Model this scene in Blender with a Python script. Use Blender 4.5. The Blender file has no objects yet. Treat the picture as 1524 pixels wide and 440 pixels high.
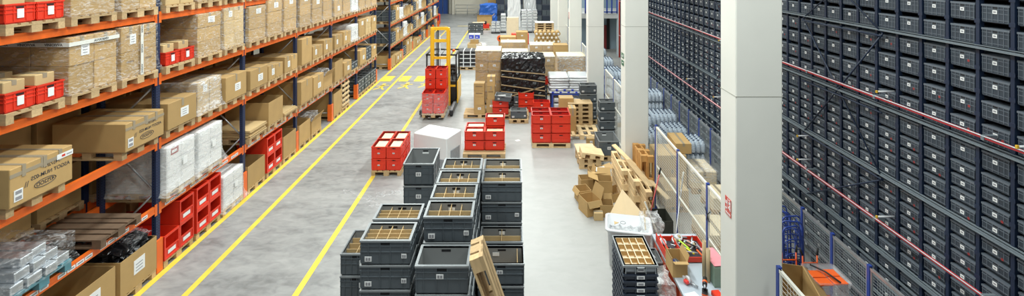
import bpy, math, random
from mathutils import Vector, Matrix
R = random.Random(11)
SC = bpy.context.scene
COL = SC.collection
PI = math.pi

# ------------------------------------------------------------------ camera, world, lamps, exposure
H, F, CX, CY = 5.73, 700.0, 762.0, -54.0       # camera height, focal length in px of a 1524x440 frame, vanishing point
cd = bpy.data.cameras.new('camera'); cam = bpy.data.objects.new('camera', cd); COL.objects.link(cam)
cd.sensor_width = 36; cd.lens = 36 * F / 1524; cd.shift_y = -(220 - CY) / 1524
cd.clip_start = 0.05; cd.clip_end = 300
cam.location = (0, 0, H); cam.rotation_euler = (PI / 2, 0, 0)
SC.camera = cam
vs = SC.view_settings
vs.view_transform = 'Standard'; vs.look = 'None'; vs.gamma = 1; vs.use_curve_mapping = False; vs.exposure = 0.06
wd = bpy.data.worlds.new('world'); SC.world = wd; wd.use_nodes = True
wd.node_tree.nodes['Background'].inputs[0].default_value = (0.80, 0.88, 1.0, 1)
wd.node_tree.nodes['Background'].inputs[1].default_value = 0.15


def area(name, loc, size, power, color=(.94, 1.0, .97), rot=(0, 0, 0)):
    l = bpy.data.lights.new(name, 'AREA'); l.shape = 'RECTANGLE'; l.size, l.size_y = size
    l.energy = power; l.color = color
    o = bpy.data.objects.new(name, l); o.location = loc; o.rotation_euler = rot
    COL.objects.link(o); return o


LAMPS = [(-4.2, y) for y in (4.5, 9.5, 14.5, 19.5, 24.5, 29.5, 34.5, 40, 46)] + [(0.8, y) for y in (4, 9.5, 15.3, 21, 26.5, 32, 38, 45)] + [(-1.5, 1.0), (4.5, 2.5), (4.5, 8.5), (4.5, 14.5), (4.5, 20.5)]
for (lx, ly) in LAMPS:
    pw = 235 if lx < -4 else (300 if lx == 0.8 else 130)
    if lx == 4.5 and ly > 3: pw = 60  # fill lamps added to brighten the strip behind the fence
    if ly > 17: pw *= 1.25
    area('high_bay_and_fill_light', (lx, ly, 9.3), (0.7, 1.4), pw)


def P(px, py, z=0.0):
    d = (H - z) * F / (py - CY)
    return ((px - CX) * d / F, d, z)


# ------------------------------------------------------------------ materials
MC = {}


def nmat(name):
    m = bpy.data.materials.new(name); m.use_nodes = True
    return m, m.node_tree, m.node_tree.nodes['Principled BSDF']


def mat(name, col, rough=0.6, metal=0.0, var=0.0, noise=0.0, scale=6.0, bump=0.0, bscale=None, spec=0.5, stretch=None):
    if name in MC: return MC[name]
    m, nt, b = nmat(name); N, L = nt.nodes, nt.links
    b.inputs['Roughness'].default_value = rough; b.inputs['Metallic'].default_value = metal
    b.inputs['Specular IOR Level'].default_value = spec
    b.inputs['Base Color'].default_value = (*col, 1)
    tc = N.new('ShaderNodeTexCoord'); mp = N.new('ShaderNodeMapping'); L.new(tc.outputs['Object'], mp.inputs[0])
    if stretch: mp.inputs['Scale'].default_value = stretch
    if var or noise:
        hs = N.new('ShaderNodeHueSaturation'); hs.inputs['Color'].default_value = (*col, 1)
        base = None
        if noise:
            nz = N.new('ShaderNodeTexNoise'); nz.inputs['Scale'].default_value = scale; nz.inputs['Detail'].default_value = 4
            L.new(mp.outputs[0], nz.inputs['Vector'])
            mr = N.new('ShaderNodeMapRange'); mr.inputs[3].default_value = 1 - noise; mr.inputs[4].default_value = 1 + noise
            mr.inputs[1].default_value = .3; mr.inputs[2].default_value = .7
            L.new(nz.outputs[0], mr.inputs[0]); base = mr.outputs[0]
        if var:
            oi = N.new('ShaderNodeObjectInfo'); mr2 = N.new('ShaderNodeMapRange'); mr2.inputs[3].default_value = 1 - var; mr2.inputs[4].default_value = 1 + var
            L.new(oi.outputs['Random'], mr2.inputs[0])
            if base:
                mu = N.new('ShaderNodeMath'); mu.operation = 'MULTIPLY'; L.new(base, mu.inputs[0]); L.new(mr2.outputs[0], mu.inputs[1]); base = mu.outputs[0]
            else: base = mr2.outputs[0]
        L.new(base, hs.inputs['Value']); L.new(hs.outputs[0], b.inputs['Base Color'])
    if bump:
        nz2 = N.new('ShaderNodeTexNoise'); nz2.inputs['Scale'].default_value = bscale or scale * 3; nz2.inputs['Detail'].default_value = 3
        L.new(mp.outputs[0], nz2.inputs['Vector'])
        bp = N.new('ShaderNodeBump'); bp.inputs['Strength'].default_value = bump; bp.inputs['Distance'].default_value = .02
        L.new(nz2.outputs[0], bp.inputs['Height']); L.new(bp.outputs[0], b.inputs['Normal'])
    MC[name] = m; return m


def film_mat(name, col, lo, hi, rough=.18, scale=9, stretch=(1, 1, 3), bstr=.9):
    m, nt, b = nmat(name); N, L = nt.nodes, nt.links
    b.inputs['Base Color'].default_value = (*col, 1); b.inputs['Roughness'].default_value = rough
    tc = N.new('ShaderNodeTexCoord'); mp = N.new('ShaderNodeMapping'); mp.inputs['Scale'].default_value = stretch
    mp.inputs['Rotation'].default_value = (.5, .3, .2)
    L.new(tc.outputs['Object'], mp.inputs[0])
    nz = N.new('ShaderNodeTexNoise'); nz.inputs['Scale'].default_value = scale; nz.inputs['Detail'].default_value = 5; nz.inputs['Distortion'].default_value = 1.5
    L.new(mp.outputs[0], nz.inputs['Vector'])
    mr = N.new('ShaderNodeMapRange'); mr.inputs[1].default_value = .45; mr.inputs[2].default_value = .68; mr.inputs[3].default_value = lo; mr.inputs[4].default_value = hi
    L.new(nz.outputs[0], mr.inputs[0])
    bp = N.new('ShaderNodeBump'); bp.inputs['Strength'].default_value = bstr; bp.inputs['Distance'].default_value = .03
    L.new(nz.outputs[0], bp.inputs['Height']); L.new(bp.outputs[0], b.inputs['Normal'])
    L.new(mr.outputs[0], b.inputs['Alpha'])
    MC[name] = m; return m


CARD = mat('cardboard', (.49, .315, .125), .75, var=.12, noise=.06, scale=3, bump=.1)
CARD2 = mat('cardboard_pale', (.60, .43, .21), .75, var=.08, noise=.05, scale=3)
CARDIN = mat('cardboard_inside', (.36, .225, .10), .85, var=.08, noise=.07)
CARDW = mat('cardboard_cream', (.80, .68, .47), .7, var=.05, noise=.04)
TAPE = mat('packing_tape', (.36, .30, .21), .3)
TAPEW = mat('printed_tape', (.80, .80, .74), .3)
PAPER = mat('label_paper', (.86, .87, .86), .6)
INK = mat('print_ink', (.06, .06, .065), .6)
INKG = mat('barcode_grey', (.30, .30, .32), .6)
PRINT = mat('carton_print', (.20, .13, .07), .7)
WOOD = mat('pallet_wood', (.55, .385, .20), .75, var=.16, noise=.14, scale=5, stretch=(1, 6, 6))
WOODN = mat('new_pallet_wood', (.78, .58, .32), .7, var=.10, noise=.10, scale=5)
WOODO = mat('orange_pallet_wood', (.58, .30, .09), .7, var=.08, noise=.16, scale=6)
WOODD = mat('dark_wood', (.16, .10, .06), .8, var=.1, noise=.2)
PLY = mat('plywood_board', (.78, .60, .36), .65, noise=.05, scale=2)
TEAL = mat('teal_pallet_paint', (.10, .25, .30), .7, noise=.2)
ORANGE = mat('orange_beam_paint', (.86, .155, .015), .42, noise=.04)
ORGUARD = mat('orange_guard_paint', (.90, .16, .02), .4, noise=.05)
NAVY = mat('navy_post_paint', (.016, .030, .085), .45)
HOLE = mat('post_hole', (.003, .004, .008), .9)
GALV = mat('galvanised_steel', (.50, .52, .54), .38, .7, noise=.12, scale=10)
STEEL = mat('bare_steel', (.62, .66, .70), .3, .75, noise=.15, scale=8)
REDP = mat('red_crate_plastic', (.78, .042, .016), .38, var=.06)
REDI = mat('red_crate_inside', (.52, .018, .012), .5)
GREY = mat('grey_crate_plastic', (.090, .108, .122), .42, var=.07, noise=.06)
GREYR = mat('grey_rim_highlight', (.27, .29, .30), .35)  # paler than the body: highlights along the rim put into the colour
GREYI = mat('grey_crate_inside', (.24, .25, .25), .5)
TRAY = mat('blue_black_tray_plastic', (.028, .038, .060), .4, var=.06)
BIN = mat('wall_bin_plastic', (.034, .046, .062), .6, var=.16, noise=.08, scale=4)
BINR = mat('wall_bin_rib', (.13, .155, .185), .5)
BINH = mat('wall_bin_handle_hole', (.01, .01, .012), .8)
WNAVY = mat('storage_upright_paint', (.010, .022, .052), .45)
RAILG = mat('silver_rail', (.19, .225, .25), .45, .2)
RAILR = mat('red_rail_paint', (.72, .06, .07), .35)
VOID = mat('rack_interior_shade', (.012, .012, .014), .9)  # near-black that paints the shade deep inside the bin wall
YELL = mat('yellow_line_paint', (.90, .66, .08), .5, noise=.10, scale=4)
YTRUCK = mat('yellow_truck_paint', (.95, .56, .025), .35)
BLACK = mat('black_plastic', (.015, .015, .017), .4)
RUBBER = mat('rubber', (.02, .02, .02), .7)
BLUEP = mat('blue_post_paint', (.030, .070, .34), .35)
BLUEB = mat('bright_blue_plastic', (.03, .14, .55), .35, bump=.7, bscale=9)
CREAM = mat('cream_fence_frame', (.80, .79, .70), .45)
WIRE = mat('fence_wire', (.78, .77, .70), .5)
WIREG = mat('grey_fence_wire', (.40, .44, .46), .5)
COLUMN = mat('column_concrete', (.80, .80, .74), .75, noise=.03, scale=1.2, bump=.05)
COLTRIM = mat('column_edge_paint', (.80, .80, .75), .7)
WALLM = mat('wall_cream', (.74, .70, .60), .8, noise=.02)
WHITEP = mat('white_plastic', (.74, .76, .78), .3)
WHITEW = mat('white_wrap_plastic', (.80, .81, .81), .3, bump=.25, bscale=5)
WHITEB = mat('white_board', (.80, .80, .78), .5, var=.03)
BLKF = mat('black_stretch_film', (.010, .010, .012), .16, bump=1.0, bscale=7, stretch=(1, 1, 4))
SILF = mat('silver_bags', (.66, .68, .70), .22, .25, bump=1.0, bscale=7, stretch=(.6, .6, 6))
SIGNR = mat('sign_red', (.66, .05, .03), .4)
SIGNG = mat('sign_green', (.03, .16, .08), .4)
GREENB = mat('green_grey_box', (.18, .26, .20), .45)
PINK = mat('pink_folder', (.82, .30, .34), .6)
BENCH = mat('bench_top_blue_grey', (.50, .57, .64), .35, noise=.05, scale=2)
KRAFT = mat('kraft_tube', (.50, .38, .22), .7)
YTOOL = mat('yellow_tool', (.85, .75, .05), .4)
BOTTLE = mat('bottle_plastic', (.62, .70, .78), .15)
BOTCAP = mat('bottle_dark_neck', (.07, .10, .17), .3)
ORBRIGHT = mat('bright_orange_plastic', (.93, .14, .02), .35)
LGREEN = mat('green_sticker', (.25, .60, .25), .5)
FILM = film_mat('stretch_film', (.92, .93, .95), .02, .34)
FILMH = film_mat('heavy_stretch_film', (.93, .94, .95), .16, .62, scale=5)
FILMW = film_mat('smooth_white_film', (.90, .91, .92), .18, .55, scale=3.5, bstr=.35)
FILMR = film_mat('film_on_red', (.85, .80, .82), .10, .40)
CLEAR = film_mat('clear_box_plastic', (.85, .85, .88), .28, .45, .08, 3)
SHRINK = film_mat('shrink_wrap', (.72, .80, .90), .10, .45, .12, 7)


def floor_mat():
    m, nt, b = nmat('floor_concrete'); N, L = nt.nodes, nt.links
    tc = N.new('ShaderNodeTexCoord')
    n1 = N.new('ShaderNodeTexNoise'); n1.inputs['Scale'].default_value = .75; n1.inputs['Detail'].default_value = 8; n1.inputs['Roughness'].default_value = .66
    n2 = N.new('ShaderNodeTexNoise'); n2.inputs['Scale'].default_value = 5; n2.inputs['Detail'].default_value = 6; n2.inputs['Distortion'].default_value = .8
    mp = N.new('ShaderNodeMapping'); mp.inputs['Scale'].default_value = (.7, 1.3, 1); L.new(tc.outputs['Object'], mp.inputs[0])
    L.new(mp.outputs[0], n1.inputs['Vector']); L.new(mp.outputs[0], n2.inputs['Vector'])
    mx = N.new('ShaderNodeMix'); mx.data_type = 'FLOAT'; mx.inputs[0].default_value = .38; L.new(n1.outputs[0], mx.inputs[2]); L.new(n2.outputs[0], mx.inputs[3])
    cr = N.new('ShaderNodeValToRGB')
    e = cr.color_ramp.elements; e[0].position = .36; e[0].color = (.20, .205, .205, 1); e[1].position = .62; e[1].color = (.41, .415, .41, 1)
    k = e.new(.48); k.color = (.31, .315, .315, 1)
    L.new(mx.outputs[0], cr.inputs[0])
    # strong light over the storage area painted in: floor colour paler away from the lane
    sx = N.new('ShaderNodeSeparateXYZ'); L.new(tc.outputs['Object'], sx.inputs[0])
    mr = N.new('ShaderNodeMapRange'); mr.inputs[1].default_value = -3.4; mr.inputs[2].default_value = .3; L.new(sx.outputs[0], mr.inputs[0])
    m2 = N.new('ShaderNodeMix'); m2.data_type = 'RGBA'; L.new(mr.outputs[0], m2.inputs[0]); L.new(cr.outputs[0], m2.inputs[6])
    cl = N.new('ShaderNodeMix'); cl.data_type = 'RGBA'; cl.inputs[0].default_value = .72; L.new(cr.outputs[0], cl.inputs[6]); cl.inputs[7].default_value = (.43, .43, .41, 1)
    L.new(cl.outputs[2], m2.inputs[7])
    L.new(m2.outputs[2], b.inputs['Base Color']); b.inputs['Roughness'].default_value = .42
    return m


# ------------------------------------------------------------------ mesh builder
class MB:
    def __init__(s): s.v = []; s.f = []; s.mi = []; s.m = []; s.sm = []
    def k(s, m):
        if m not in s.m: s.m.append(m)
        return s.m.index(m)
    def add(s, vs, fs, m, smooth=False):
        b = len(s.v); s.v += [tuple(p) for p in vs]; i = s.k(m)
        for f in fs: s.f.append([b + q for q in f]); s.mi.append(i); s.sm.append(smooth)
        return s
    def box(s, x0, x1, y0, y1, z0, z1, m, M=None):
        vs = [(x0, y0, z0), (x1, y0, z0), (x1, y1, z0), (x0, y1, z0), (x0, y0, z1), (x1, y0, z1), (x1, y1, z1), (x0, y1, z1)]
        if M is not None: vs = [M @ Vector(p) for p in vs]
        return s.add(vs, [(0, 3, 2, 1), (4, 5, 6, 7), (0, 1, 5, 4), (1, 2, 6, 5), (2, 3, 7, 6), (3, 0, 4, 7)], m)
    def cbox(s, x0, x1, y0, y1, z0, z1, m, c=.008, M=None):
        X, Y, Z = (x0, x1), (y0, y1), (z0, z1); vs = []; idx = {}
        for i in (0, 1):
            for j in (0, 1):
                for k in (0, 1):
                    for a in range(3):
                        p = [X[i], Y[j], Z[k]]; sg = (1 - 2 * i, 1 - 2 * j, 1 - 2 * k)
                        for b in range(3):
                            if b != a: p[b] += sg[b] * c
                        idx[(i, j, k, a)] = len(vs); vs.append(p)
        fs = []
        def q(l, flip): fs.append(tuple(reversed(l)) if flip else tuple(l))
        for a in range(3):
            b, c2 = (a + 1) % 3, (a + 2) % 3
            for t in (0, 1):
                l = []
                for (u, w) in ((0, 0), (1, 0), (1, 1), (0, 1)):
                    e = [0, 0, 0]; e[a] = t; e[b] = u; e[c2] = w; l.append(idx[(*e, a)])
                q(l, t == 0)
            for u in (0, 1):
                for w in (0, 1):      # edges along axis a, between faces b and c2
                    e0 = [0, 0, 0]; e1 = [0, 0, 0]; e0[a] = 0; e1[a] = 1
                    for e in (e0, e1): e[b] = u; e[c2] = w
                    q([idx[(*e0, b)], idx[(*e1, b)], idx[(*e1, c2)], idx[(*e0, c2)]], (u ^ w) == 1)
        for i in (0, 1):
            for j in (0, 1):
                for k in (0, 1): q([idx[(i, j, k, 0)], idx[(i, j, k, 1)], idx[(i, j, k, 2)]], (i + j + k) % 2 == 0)
        if M is not None: vs = [M @ Vector(p) for p in vs]
        return s.add(vs, fs, m)
    def tube(s, pts, r, m, n=8, caps=True, r2=None):
        pts = [Vector(p) for p in pts]; base = []; N = len(pts)
        up = Vector((0, 0, 1)); prev = None
        for i, p in enumerate(pts):
            t = (pts[min(i + 1, N - 1)] - pts[max(i - 1, 0)]).normalized()
            a = prev if prev is not None else (up if abs(t.z) < .9 else Vector((1, 0, 0)))
            u = (a - t * a.dot(t)).normalized(); w = t.cross(u); prev = u
            rr = r if r2 is None else r + (r2 - r) * i / (N - 1)
            for q in range(n):
                an = 2 * PI * q / n; base.append(p + (u * math.cos(an) + w * math.sin(an)) * rr)
        fs = []
        for i in range(N - 1):
            for q in range(n):
                a, b = i * n + q, i * n + (q + 1) % n
                fs.append((a, b, b + n, a + n))
        s.add(base, fs, m, True)
        if caps:
            o = len(s.v) - len(base); k = s.k(m)
            s.f.append([o + q for q in range(n)][::-1]); s.mi.append(k); s.sm.append(False)
            s.f.append([o + (N - 1) * n + q for q in range(n)]); s.mi.append(k); s.sm.append(False)
        return s
    def lathe(s, prof, m, n=12, cx=0, cy=0):
        vs = []; fs = []
        for (r, z) in prof:
            for q in range(n): vs.append((cx + r * math.cos(2 * PI * q / n), cy + r * math.sin(2 * PI * q / n), z))
        for i in range(len(prof) - 1):
            for q in range(n): a, b = i * n + q, i * n + (q + 1) % n; fs.append((a, b, b + n, a + n))
        fs.append(tuple(range(n))[::-1]); fs.append(tuple((len(prof) - 1) * n + q for q in range(n)))
        return s.add(vs, fs, m, True)
    def quad(s, a, b, c, d, m): return s.add([a, b, c, d], [(0, 1, 2, 3)], m)
    def prism(s, poly, t, m, M=None):      # polygon in xy extruded by t in z
        n = len(poly); vs = [(x, y, 0) for x, y in poly] + [(x, y, t) for x, y in poly]
        if M is not None: vs = [M @ Vector(p) for p in vs]
        return s.add(vs, [tuple(range(n))[::-1], tuple(range(n, 2 * n))] + [(i, (i + 1) % n, n + (i + 1) % n, n + i) for i in range(n)], m)
    def mesh(s, name='mesh'):
        me = bpy.data.meshes.new(name); me.from_pydata(s.v, [], s.f)
        for m in s.m: me.materials.append(m)
        me.polygons.foreach_set('material_index', s.mi); me.polygons.foreach_set('use_smooth', s.sm); me.update()
        return me
    def build(s, name, parent=None, loc=(0, 0, 0), rz=0, rot=None): return ob(name, s.mesh(name), parent, loc, rz, rot)


def ob(name, me, parent=None, loc=(0, 0, 0), rz=0, rot=None):
    o = bpy.data.objects.new(name, me); COL.objects.link(o); o.location = loc
    o.rotation_euler = rot if rot is not None else (0, 0, rz)
    if parent is not None: o.parent = parent
    return o


def tag(o, label, cat=None, group=None):
    o['label'] = label
    if cat: o['category'] = cat
    if group: o['group'] = group
    return o


def empty(name, loc, rz=0, label=None, cat=None, group=None, rot=None):
    o = ob(name, None, None, loc, rz, rot); o.empty_display_size = .1
    if label: tag(o, label, cat, group)
    return o


def struct(o): o['kind'] = 'structure'; return o


def kids(o): return KID.get(o.name, [])


KID = {}


def dup(root, loc, rz=0, label=None, group=None, parent=None, rot=None):
    c = root.copy(); COL.objects.link(c); c.location = loc; c.rotation_euler = rot if rot is not None else (0, 0, rz)
    if parent is not None: c.parent = parent
    if label: c['label'] = label
    elif 'label' in c and parent is not None: pass
    if group: c['group'] = group
    elif 'group' in c and not group: del c['group']
    for ch in root.children: 
        d = ch.copy(); COL.objects.link(d); d.parent = c
        for g in ch.children:
            e = g.copy(); COL.objects.link(e); e.parent = d
    return c


ORD = ['first', 'second', 'third', 'fourth', 'fifth', 'sixth', 'seventh', 'eighth', 'ninth', 'tenth', 'eleventh', 'twelfth', 'thirteenth', 'fourteenth', 'fifteenth', 'sixteenth', 'seventeenth', 'eighteenth', 'nineteenth', 'twentieth'] + ['twenty-' + q for q in ('first', 'second', 'third', 'fourth', 'fifth', 'sixth', 'seventh', 'eighth', 'ninth')] + ['thirtieth'] + ['thirty-' + q for q in ('first', 'second', 'third', 'fourth', 'fifth', 'sixth', 'seventh', 'eighth', 'ninth')] + ['fortieth'] + ['forty-' + q for q in ('first', 'second', 'third', 'fourth', 'fifth', 'sixth', 'seventh', 'eighth', 'ninth')] + ['fiftieth', 'last']
PROTO = {}
COLLP = []


def proto(key, fn, loc, rz=0, label=None, cat=None, group=None, rot=None):
    """first use builds the thing, later uses copy it with its parts"""
    if key not in PROTO:
        o = fn(); PROTO[key] = o; o.location = loc; o.rotation_euler = rot if rot is not None else (0, 0, rz)
        tag(o, label, cat, group); return o
    o = dup(PROTO[key], loc, rz, label, group, rot=rot); o['category'] = cat
    return o


# ------------------------------------------------------------------ the hall
fl = MB(); fl.box(-16, 13, -3, 62, -.15, 0, floor_mat()); struct(fl.build('floor'))
c = MB(); c.box(-16, 13, -3, 62, 10.2, 10.4, mat('ceiling_grey', (.32, .32, .31), .9)); struct(c.build('ceiling'))
w = MB(); w.box(-16, 13, 54, 54.3, 0, 10.2, WALLM); struct(w.build('wall_back'))
w = MB(); w.box(-16.2, -16, -3, 62, 0, 10.2, WALLM); struct(w.build('wall_left'))
w = MB(); w.box(13, 13.2, -3, 62, 0, 10.2, WALLM); struct(w.build('wall_right'))

# painted lane lines
def line(poly, name='floor_line'):
    m = MB(); m.add([(x, y, .004) for x, y in poly], [tuple(range(len(poly)))], YELL)
    o = m.build(name); o['kind'] = 'structure'; return o
line([(-6.54, 3), (-6.42, 3), (-6.42, 41.5), (-6.54, 41.5)])
line([(-5.71, 3), (-5.60, 3), (-5.60, 41.5), (-5.71, 41.5)])
line([(-3.80, 3), (-3.69, 3), (-3.69, 41.5), (-3.80, 41.5)])
for i, x in enumerate((-8.2, -6.9, -5.0, -3.6, -2.2)): line([(x, 43.1), (x + .95, 43.1), (x + .95, 43.3), (x, 43.3)])
line([(-8.6, 23.0), (-6.6, 23.0), (-6.6, 23.11), (-8.6, 23.11)])
for (x0, x1) in ((-6.42, -5.93), (-5.55, -5.09), (-4.80, -4.34)):
    line([(x0, 22.9), (x1, 22.9), (x1, 24.0), (x0, 24.0)], 'floor_marking')
def walkmark(cx, cy):          # painted walking figure seen as a splayed shape
    m = MB()
    def st(a, b, wd):
        a = Vector(a); b = Vector(b); n = (b - a).normalized(); p = Vector((-n.y, n.x)) * wd
        m.add([(cx + q.x, cy + q.y, .004) for q in (a - p, b - p, b + p, a + p)], [(0, 1, 2, 3)], YELL)
    st((0, -.1), (0, .35), .09); st((0, -.1), (-.25, -.5), .05); st((0, -.1), (.22, -.5), .05); st((-.25, .1), (.28, .28), .05); st((0, .42), (0, .6), .08)
    o = m.build('floor_marking'); o['kind'] = 'structure'
walkmark(-6.08, 21.9); walkmark(-5.0, 22.1); walkmark(-4.1, 22.3)

# ------------------------------------------------------------------ concrete columns
COLS = [6.03, 11.95, 17.75, 23.4, 29.1, 34.8]
for i, d in enumerate(COLS):
    m = MB(); m.cbox(0, .60, 0, .447, 0, 10.2, COLUMN, .012)
    for z in (4.02 if i == 0 else (H - (40 + 54) * d / F),): m.box(-.002, .602, -.002, .449, z, z + .012, mat('column_joint', (.45, .45, .40), .8))
    o = m.build('concrete_column', None, (2.87, d, 0)); struct(o)
    o['label'] = 'square pale concrete column'


def hose_sign(col_x, y, z, s, name_label):
    r = empty('fire_hose_sign', (col_x - .004, y, z), 0, name_label, 'sign')
    m = MB(); m.box(-.003, 0, 0, s, 0, s, SIGNR); m.box(-.003, 0, 0, s, -.36 * s, -.06 * s, SIGNR); m.build('sign_plate', r)
    m = MB(); e = -.006
    def b(y0, y1, z0, z1, M=None): m.box(e, -.003, y0 * s, y1 * s, z0 * s, z1 * s, PAPER)
    b(.06, .12, .10, .92); b(.06, .40, .86, .92)
    b(.14, .22, .62, .80); b(.24, .36, .55, .74); b(.18, .32, .36, .50); b(.26, .42, .22, .34); b(.14, .24, .16, .30)     # reel
    b(.52, .92, .46, .54); b(.52, .58, .46, .92); b(.70, .92, .06, .14); b(.60, .66, .08, .46); b(.62, .92, .60, .66)
    for k in range(6): b(.10 + k * .14, .19 + k * .14, -.27, -.15)
    m.build('pictogram', r)


hose_sign(2.87, 6.03 + .12, 2.46, .17, 'red and white fire hose sign on nearest concrete column')
hose_sign(2.87, 23.4 + .1, 3.05, .24, 'small red fire hose sign on a far concrete column')
r = empty('exit_sign', (2.866, 12.05, 3.16), 0, 'small dark green exit sign on side of second column', 'sign')
m = MB(); m.box(-.003, 0, 0, .26, .13, .26, SIGNG); m.box(-.003, 0, 0, .26, -.06, .07, SIGNG); m.build('sign_plate', r)
m = MB(); m.box(-.005, -.003, .06, .12, .16, .23, PAPER); m.box(-.005, -.003, .15, .2, .16, .19, PAPER); m.box(-.005, -.003, .06, .16, 0, .03, PAPER); m.build('pictogram', r)


# ------------------------------------------------------------------ reusable things
def pallet_fn(wood, lx=1.2, ly=.8):
    def fn():
        m = MB()
        n = 5
        ws = [.145, .10, .145, .10, .145]; gap = (ly - sum(ws)) / 4; y = -ly / 2
        for k in range(n): m.box(-lx / 2, lx / 2, y, y + ws[k], .122, .144, wood); y += ws[k] + gap
        for x in (-lx / 2, -.0725, lx / 2 - .145): m.box(x, x + .145, -ly / 2, ly / 2, .100, .122, wood)
        r = m.build('wooden_pallet')
        for (y0, y1) in ((-ly / 2, -ly / 2 + .10), (-.0725, .0725), (ly / 2 - .10, ly / 2)):
            b = MB(); b.box(-lx / 2, lx / 2, y0, y1, 0, .022, wood)
            for x in (-lx / 2, -.0725, lx / 2 - .145): b.box(x + .002, x + .143, y0, y1, .022, .100, wood)
            b.build('block_runner', r)
        return r
    return fn


def pallet(loc, rz, label, wood=WOOD, group=None, rot=None, lx=1.2, ly=.8):
    return proto(('pal', wood.name, lx, ly), pallet_fn(wood, lx, ly), loc, rz, label, 'pallet', group, rot)


def bar(m, x0, x1, y0, y1, z0, z1): m.box(x0, x1, y0, y1, z0, z1, INKG)


def crate_mb(lx, ly, h, body, rim, ins, t=.018, closed=False, handles=True, ribs=True):
    m = MB(); X, Y = lx / 2, ly / 2; i = .012
    m.box(-X + .03, X - .03, -Y + .03, Y - .03, 0, .02, body)
    m.box(-X + i, X - i, -Y + i, -Y + i + t, .018, h, body); m.box(-X + i, X - i, Y - i - t, Y - i, .018, h, body)
    m.box(-X + i, -X + i + t, -Y + i, Y - i, .018, h, body); m.box(X - i - t, X - i, -Y + i, Y - i, .018, h, body)
    m.box(-X + i, X - i, -Y + i, Y - i, .016, .030, body)
    g = i + t
    # inner faces
    e = .0015
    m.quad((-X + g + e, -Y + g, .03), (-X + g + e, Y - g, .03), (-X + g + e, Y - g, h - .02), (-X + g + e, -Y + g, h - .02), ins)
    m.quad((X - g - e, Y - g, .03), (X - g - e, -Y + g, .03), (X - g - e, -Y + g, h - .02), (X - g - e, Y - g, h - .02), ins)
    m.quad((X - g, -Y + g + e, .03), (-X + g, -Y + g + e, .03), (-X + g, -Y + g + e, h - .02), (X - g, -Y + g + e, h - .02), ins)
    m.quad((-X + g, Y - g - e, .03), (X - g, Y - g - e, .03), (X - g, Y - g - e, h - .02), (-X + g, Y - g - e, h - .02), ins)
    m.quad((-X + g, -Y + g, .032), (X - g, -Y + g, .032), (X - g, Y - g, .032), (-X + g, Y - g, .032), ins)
    # rim
    z0, z1 = h - .022, h
    m.box(-X, X, -Y, -Y + g, z0, z1, rim); m.box(-X, X, Y - g, Y, z0, z1, rim)
    m.box(-X, -X + g, -Y + g, Y - g, z0, z1, rim); m.box(X - g, X, -Y + g, Y - g, z0, z1, rim)
    if ribs:
        for zz in ([h * .52] if h > .2 else []) + [h - .075]:
            m.box(-X + .004, X - .004, -Y + .004, -Y + i, zz, zz + .010, body); m.box(-X + .004, X - .004, Y - i, Y - .004, zz, zz + .010, body)
            m.box(-X + .004, -X + i, -Y + i, Y - i, zz, zz + .010, body); m.box(X - i, X - .004, -Y + i, Y - i, zz, zz + .010, body)
        for fx in (-.47, -.33, -.1, .1, .33, .47):
            x = fx * lx
            for y in (-Y + .005, Y - i): m.box(x - .005, x + .005, y, y + i - .005, .03, z0, body)
        for fy in (-.45, -.2, .2, .45):
            y = fy * ly
            for x in (-X + .005, X - i): m.box(x, x + i - .005, y - .005, y + .005, .03, z0, body)
    if handles:
        for s in (-1, 1):
            yy = s * (Y - i); m.box(-.055, .055, min(yy, yy + s * .003), max(yy, yy + s * .003), h - .062, h - .036, BINH)
            yi = s * (Y - g - .003); m.box(-.055, .055, min(yi, yi + s * .002), max(yi, yi + s * .002), h - .062, h - .036, BINH)
            xx = s * (X - i); m.box(min(xx, xx + s * .003), max(xx, xx + s * .003), -.05, .05, h - .062, h - .036, BINH)
    return m


def crate_fn(name, lx, ly, h, body, rim, ins, labels=(), div=None, extra=None):
    def fn():
        r = crate_mb(lx, ly, h, body, rim, ins).build(name)
        for (side, u, z, w, hh) in labels:
            m = MB()
            if side == 'f':
                y = -ly / 2 + .005; m.box(u - w / 2, u + w / 2, y - .004, y, z, z + hh, PAPER)
                m.box(u - w * .34, u + w * .34, y - .0055, y - .004, z + hh * .2, z + hh * .8, INKG)
                m.box(u - w * .04, u + w * .04, y - .0065, y - .0055, z + hh * .2, z + hh * .8, PAPER)
            elif side == 'b':
                y = ly / 2 - .034; m.box(u - w / 2, u + w / 2, y - .004, y, z, z + hh, PAPER)
            elif side == 'r':
                x = lx / 2 - .005; m.box(x, x + .004, u - w / 2, u + w / 2, z, z + hh, PAPER)
            m.build('paper_label', r)
        if div:
            nx, ny = div; m = MB(); X, Y = lx / 2 - .034, ly / 2 - .034; zt = h - .03; zb = .034
            for k in range(1, nx):
                x = -X + 2 * X * k / nx; m.box(x - .003, x + .003, -Y, Y, zb, zt, CARD2)
            for k in range(1, ny):
                y = -Y + 2 * Y * k / ny; m.box(-X, X, y - .003, y + .003, zb, zt - .001, CARD2)
            m.box(-X, X, -Y, Y, zb, zb + .02, CARD)
            m.build('cardboard_divider', r)
        if extra: extra(r)
        return r
    return fn


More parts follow.
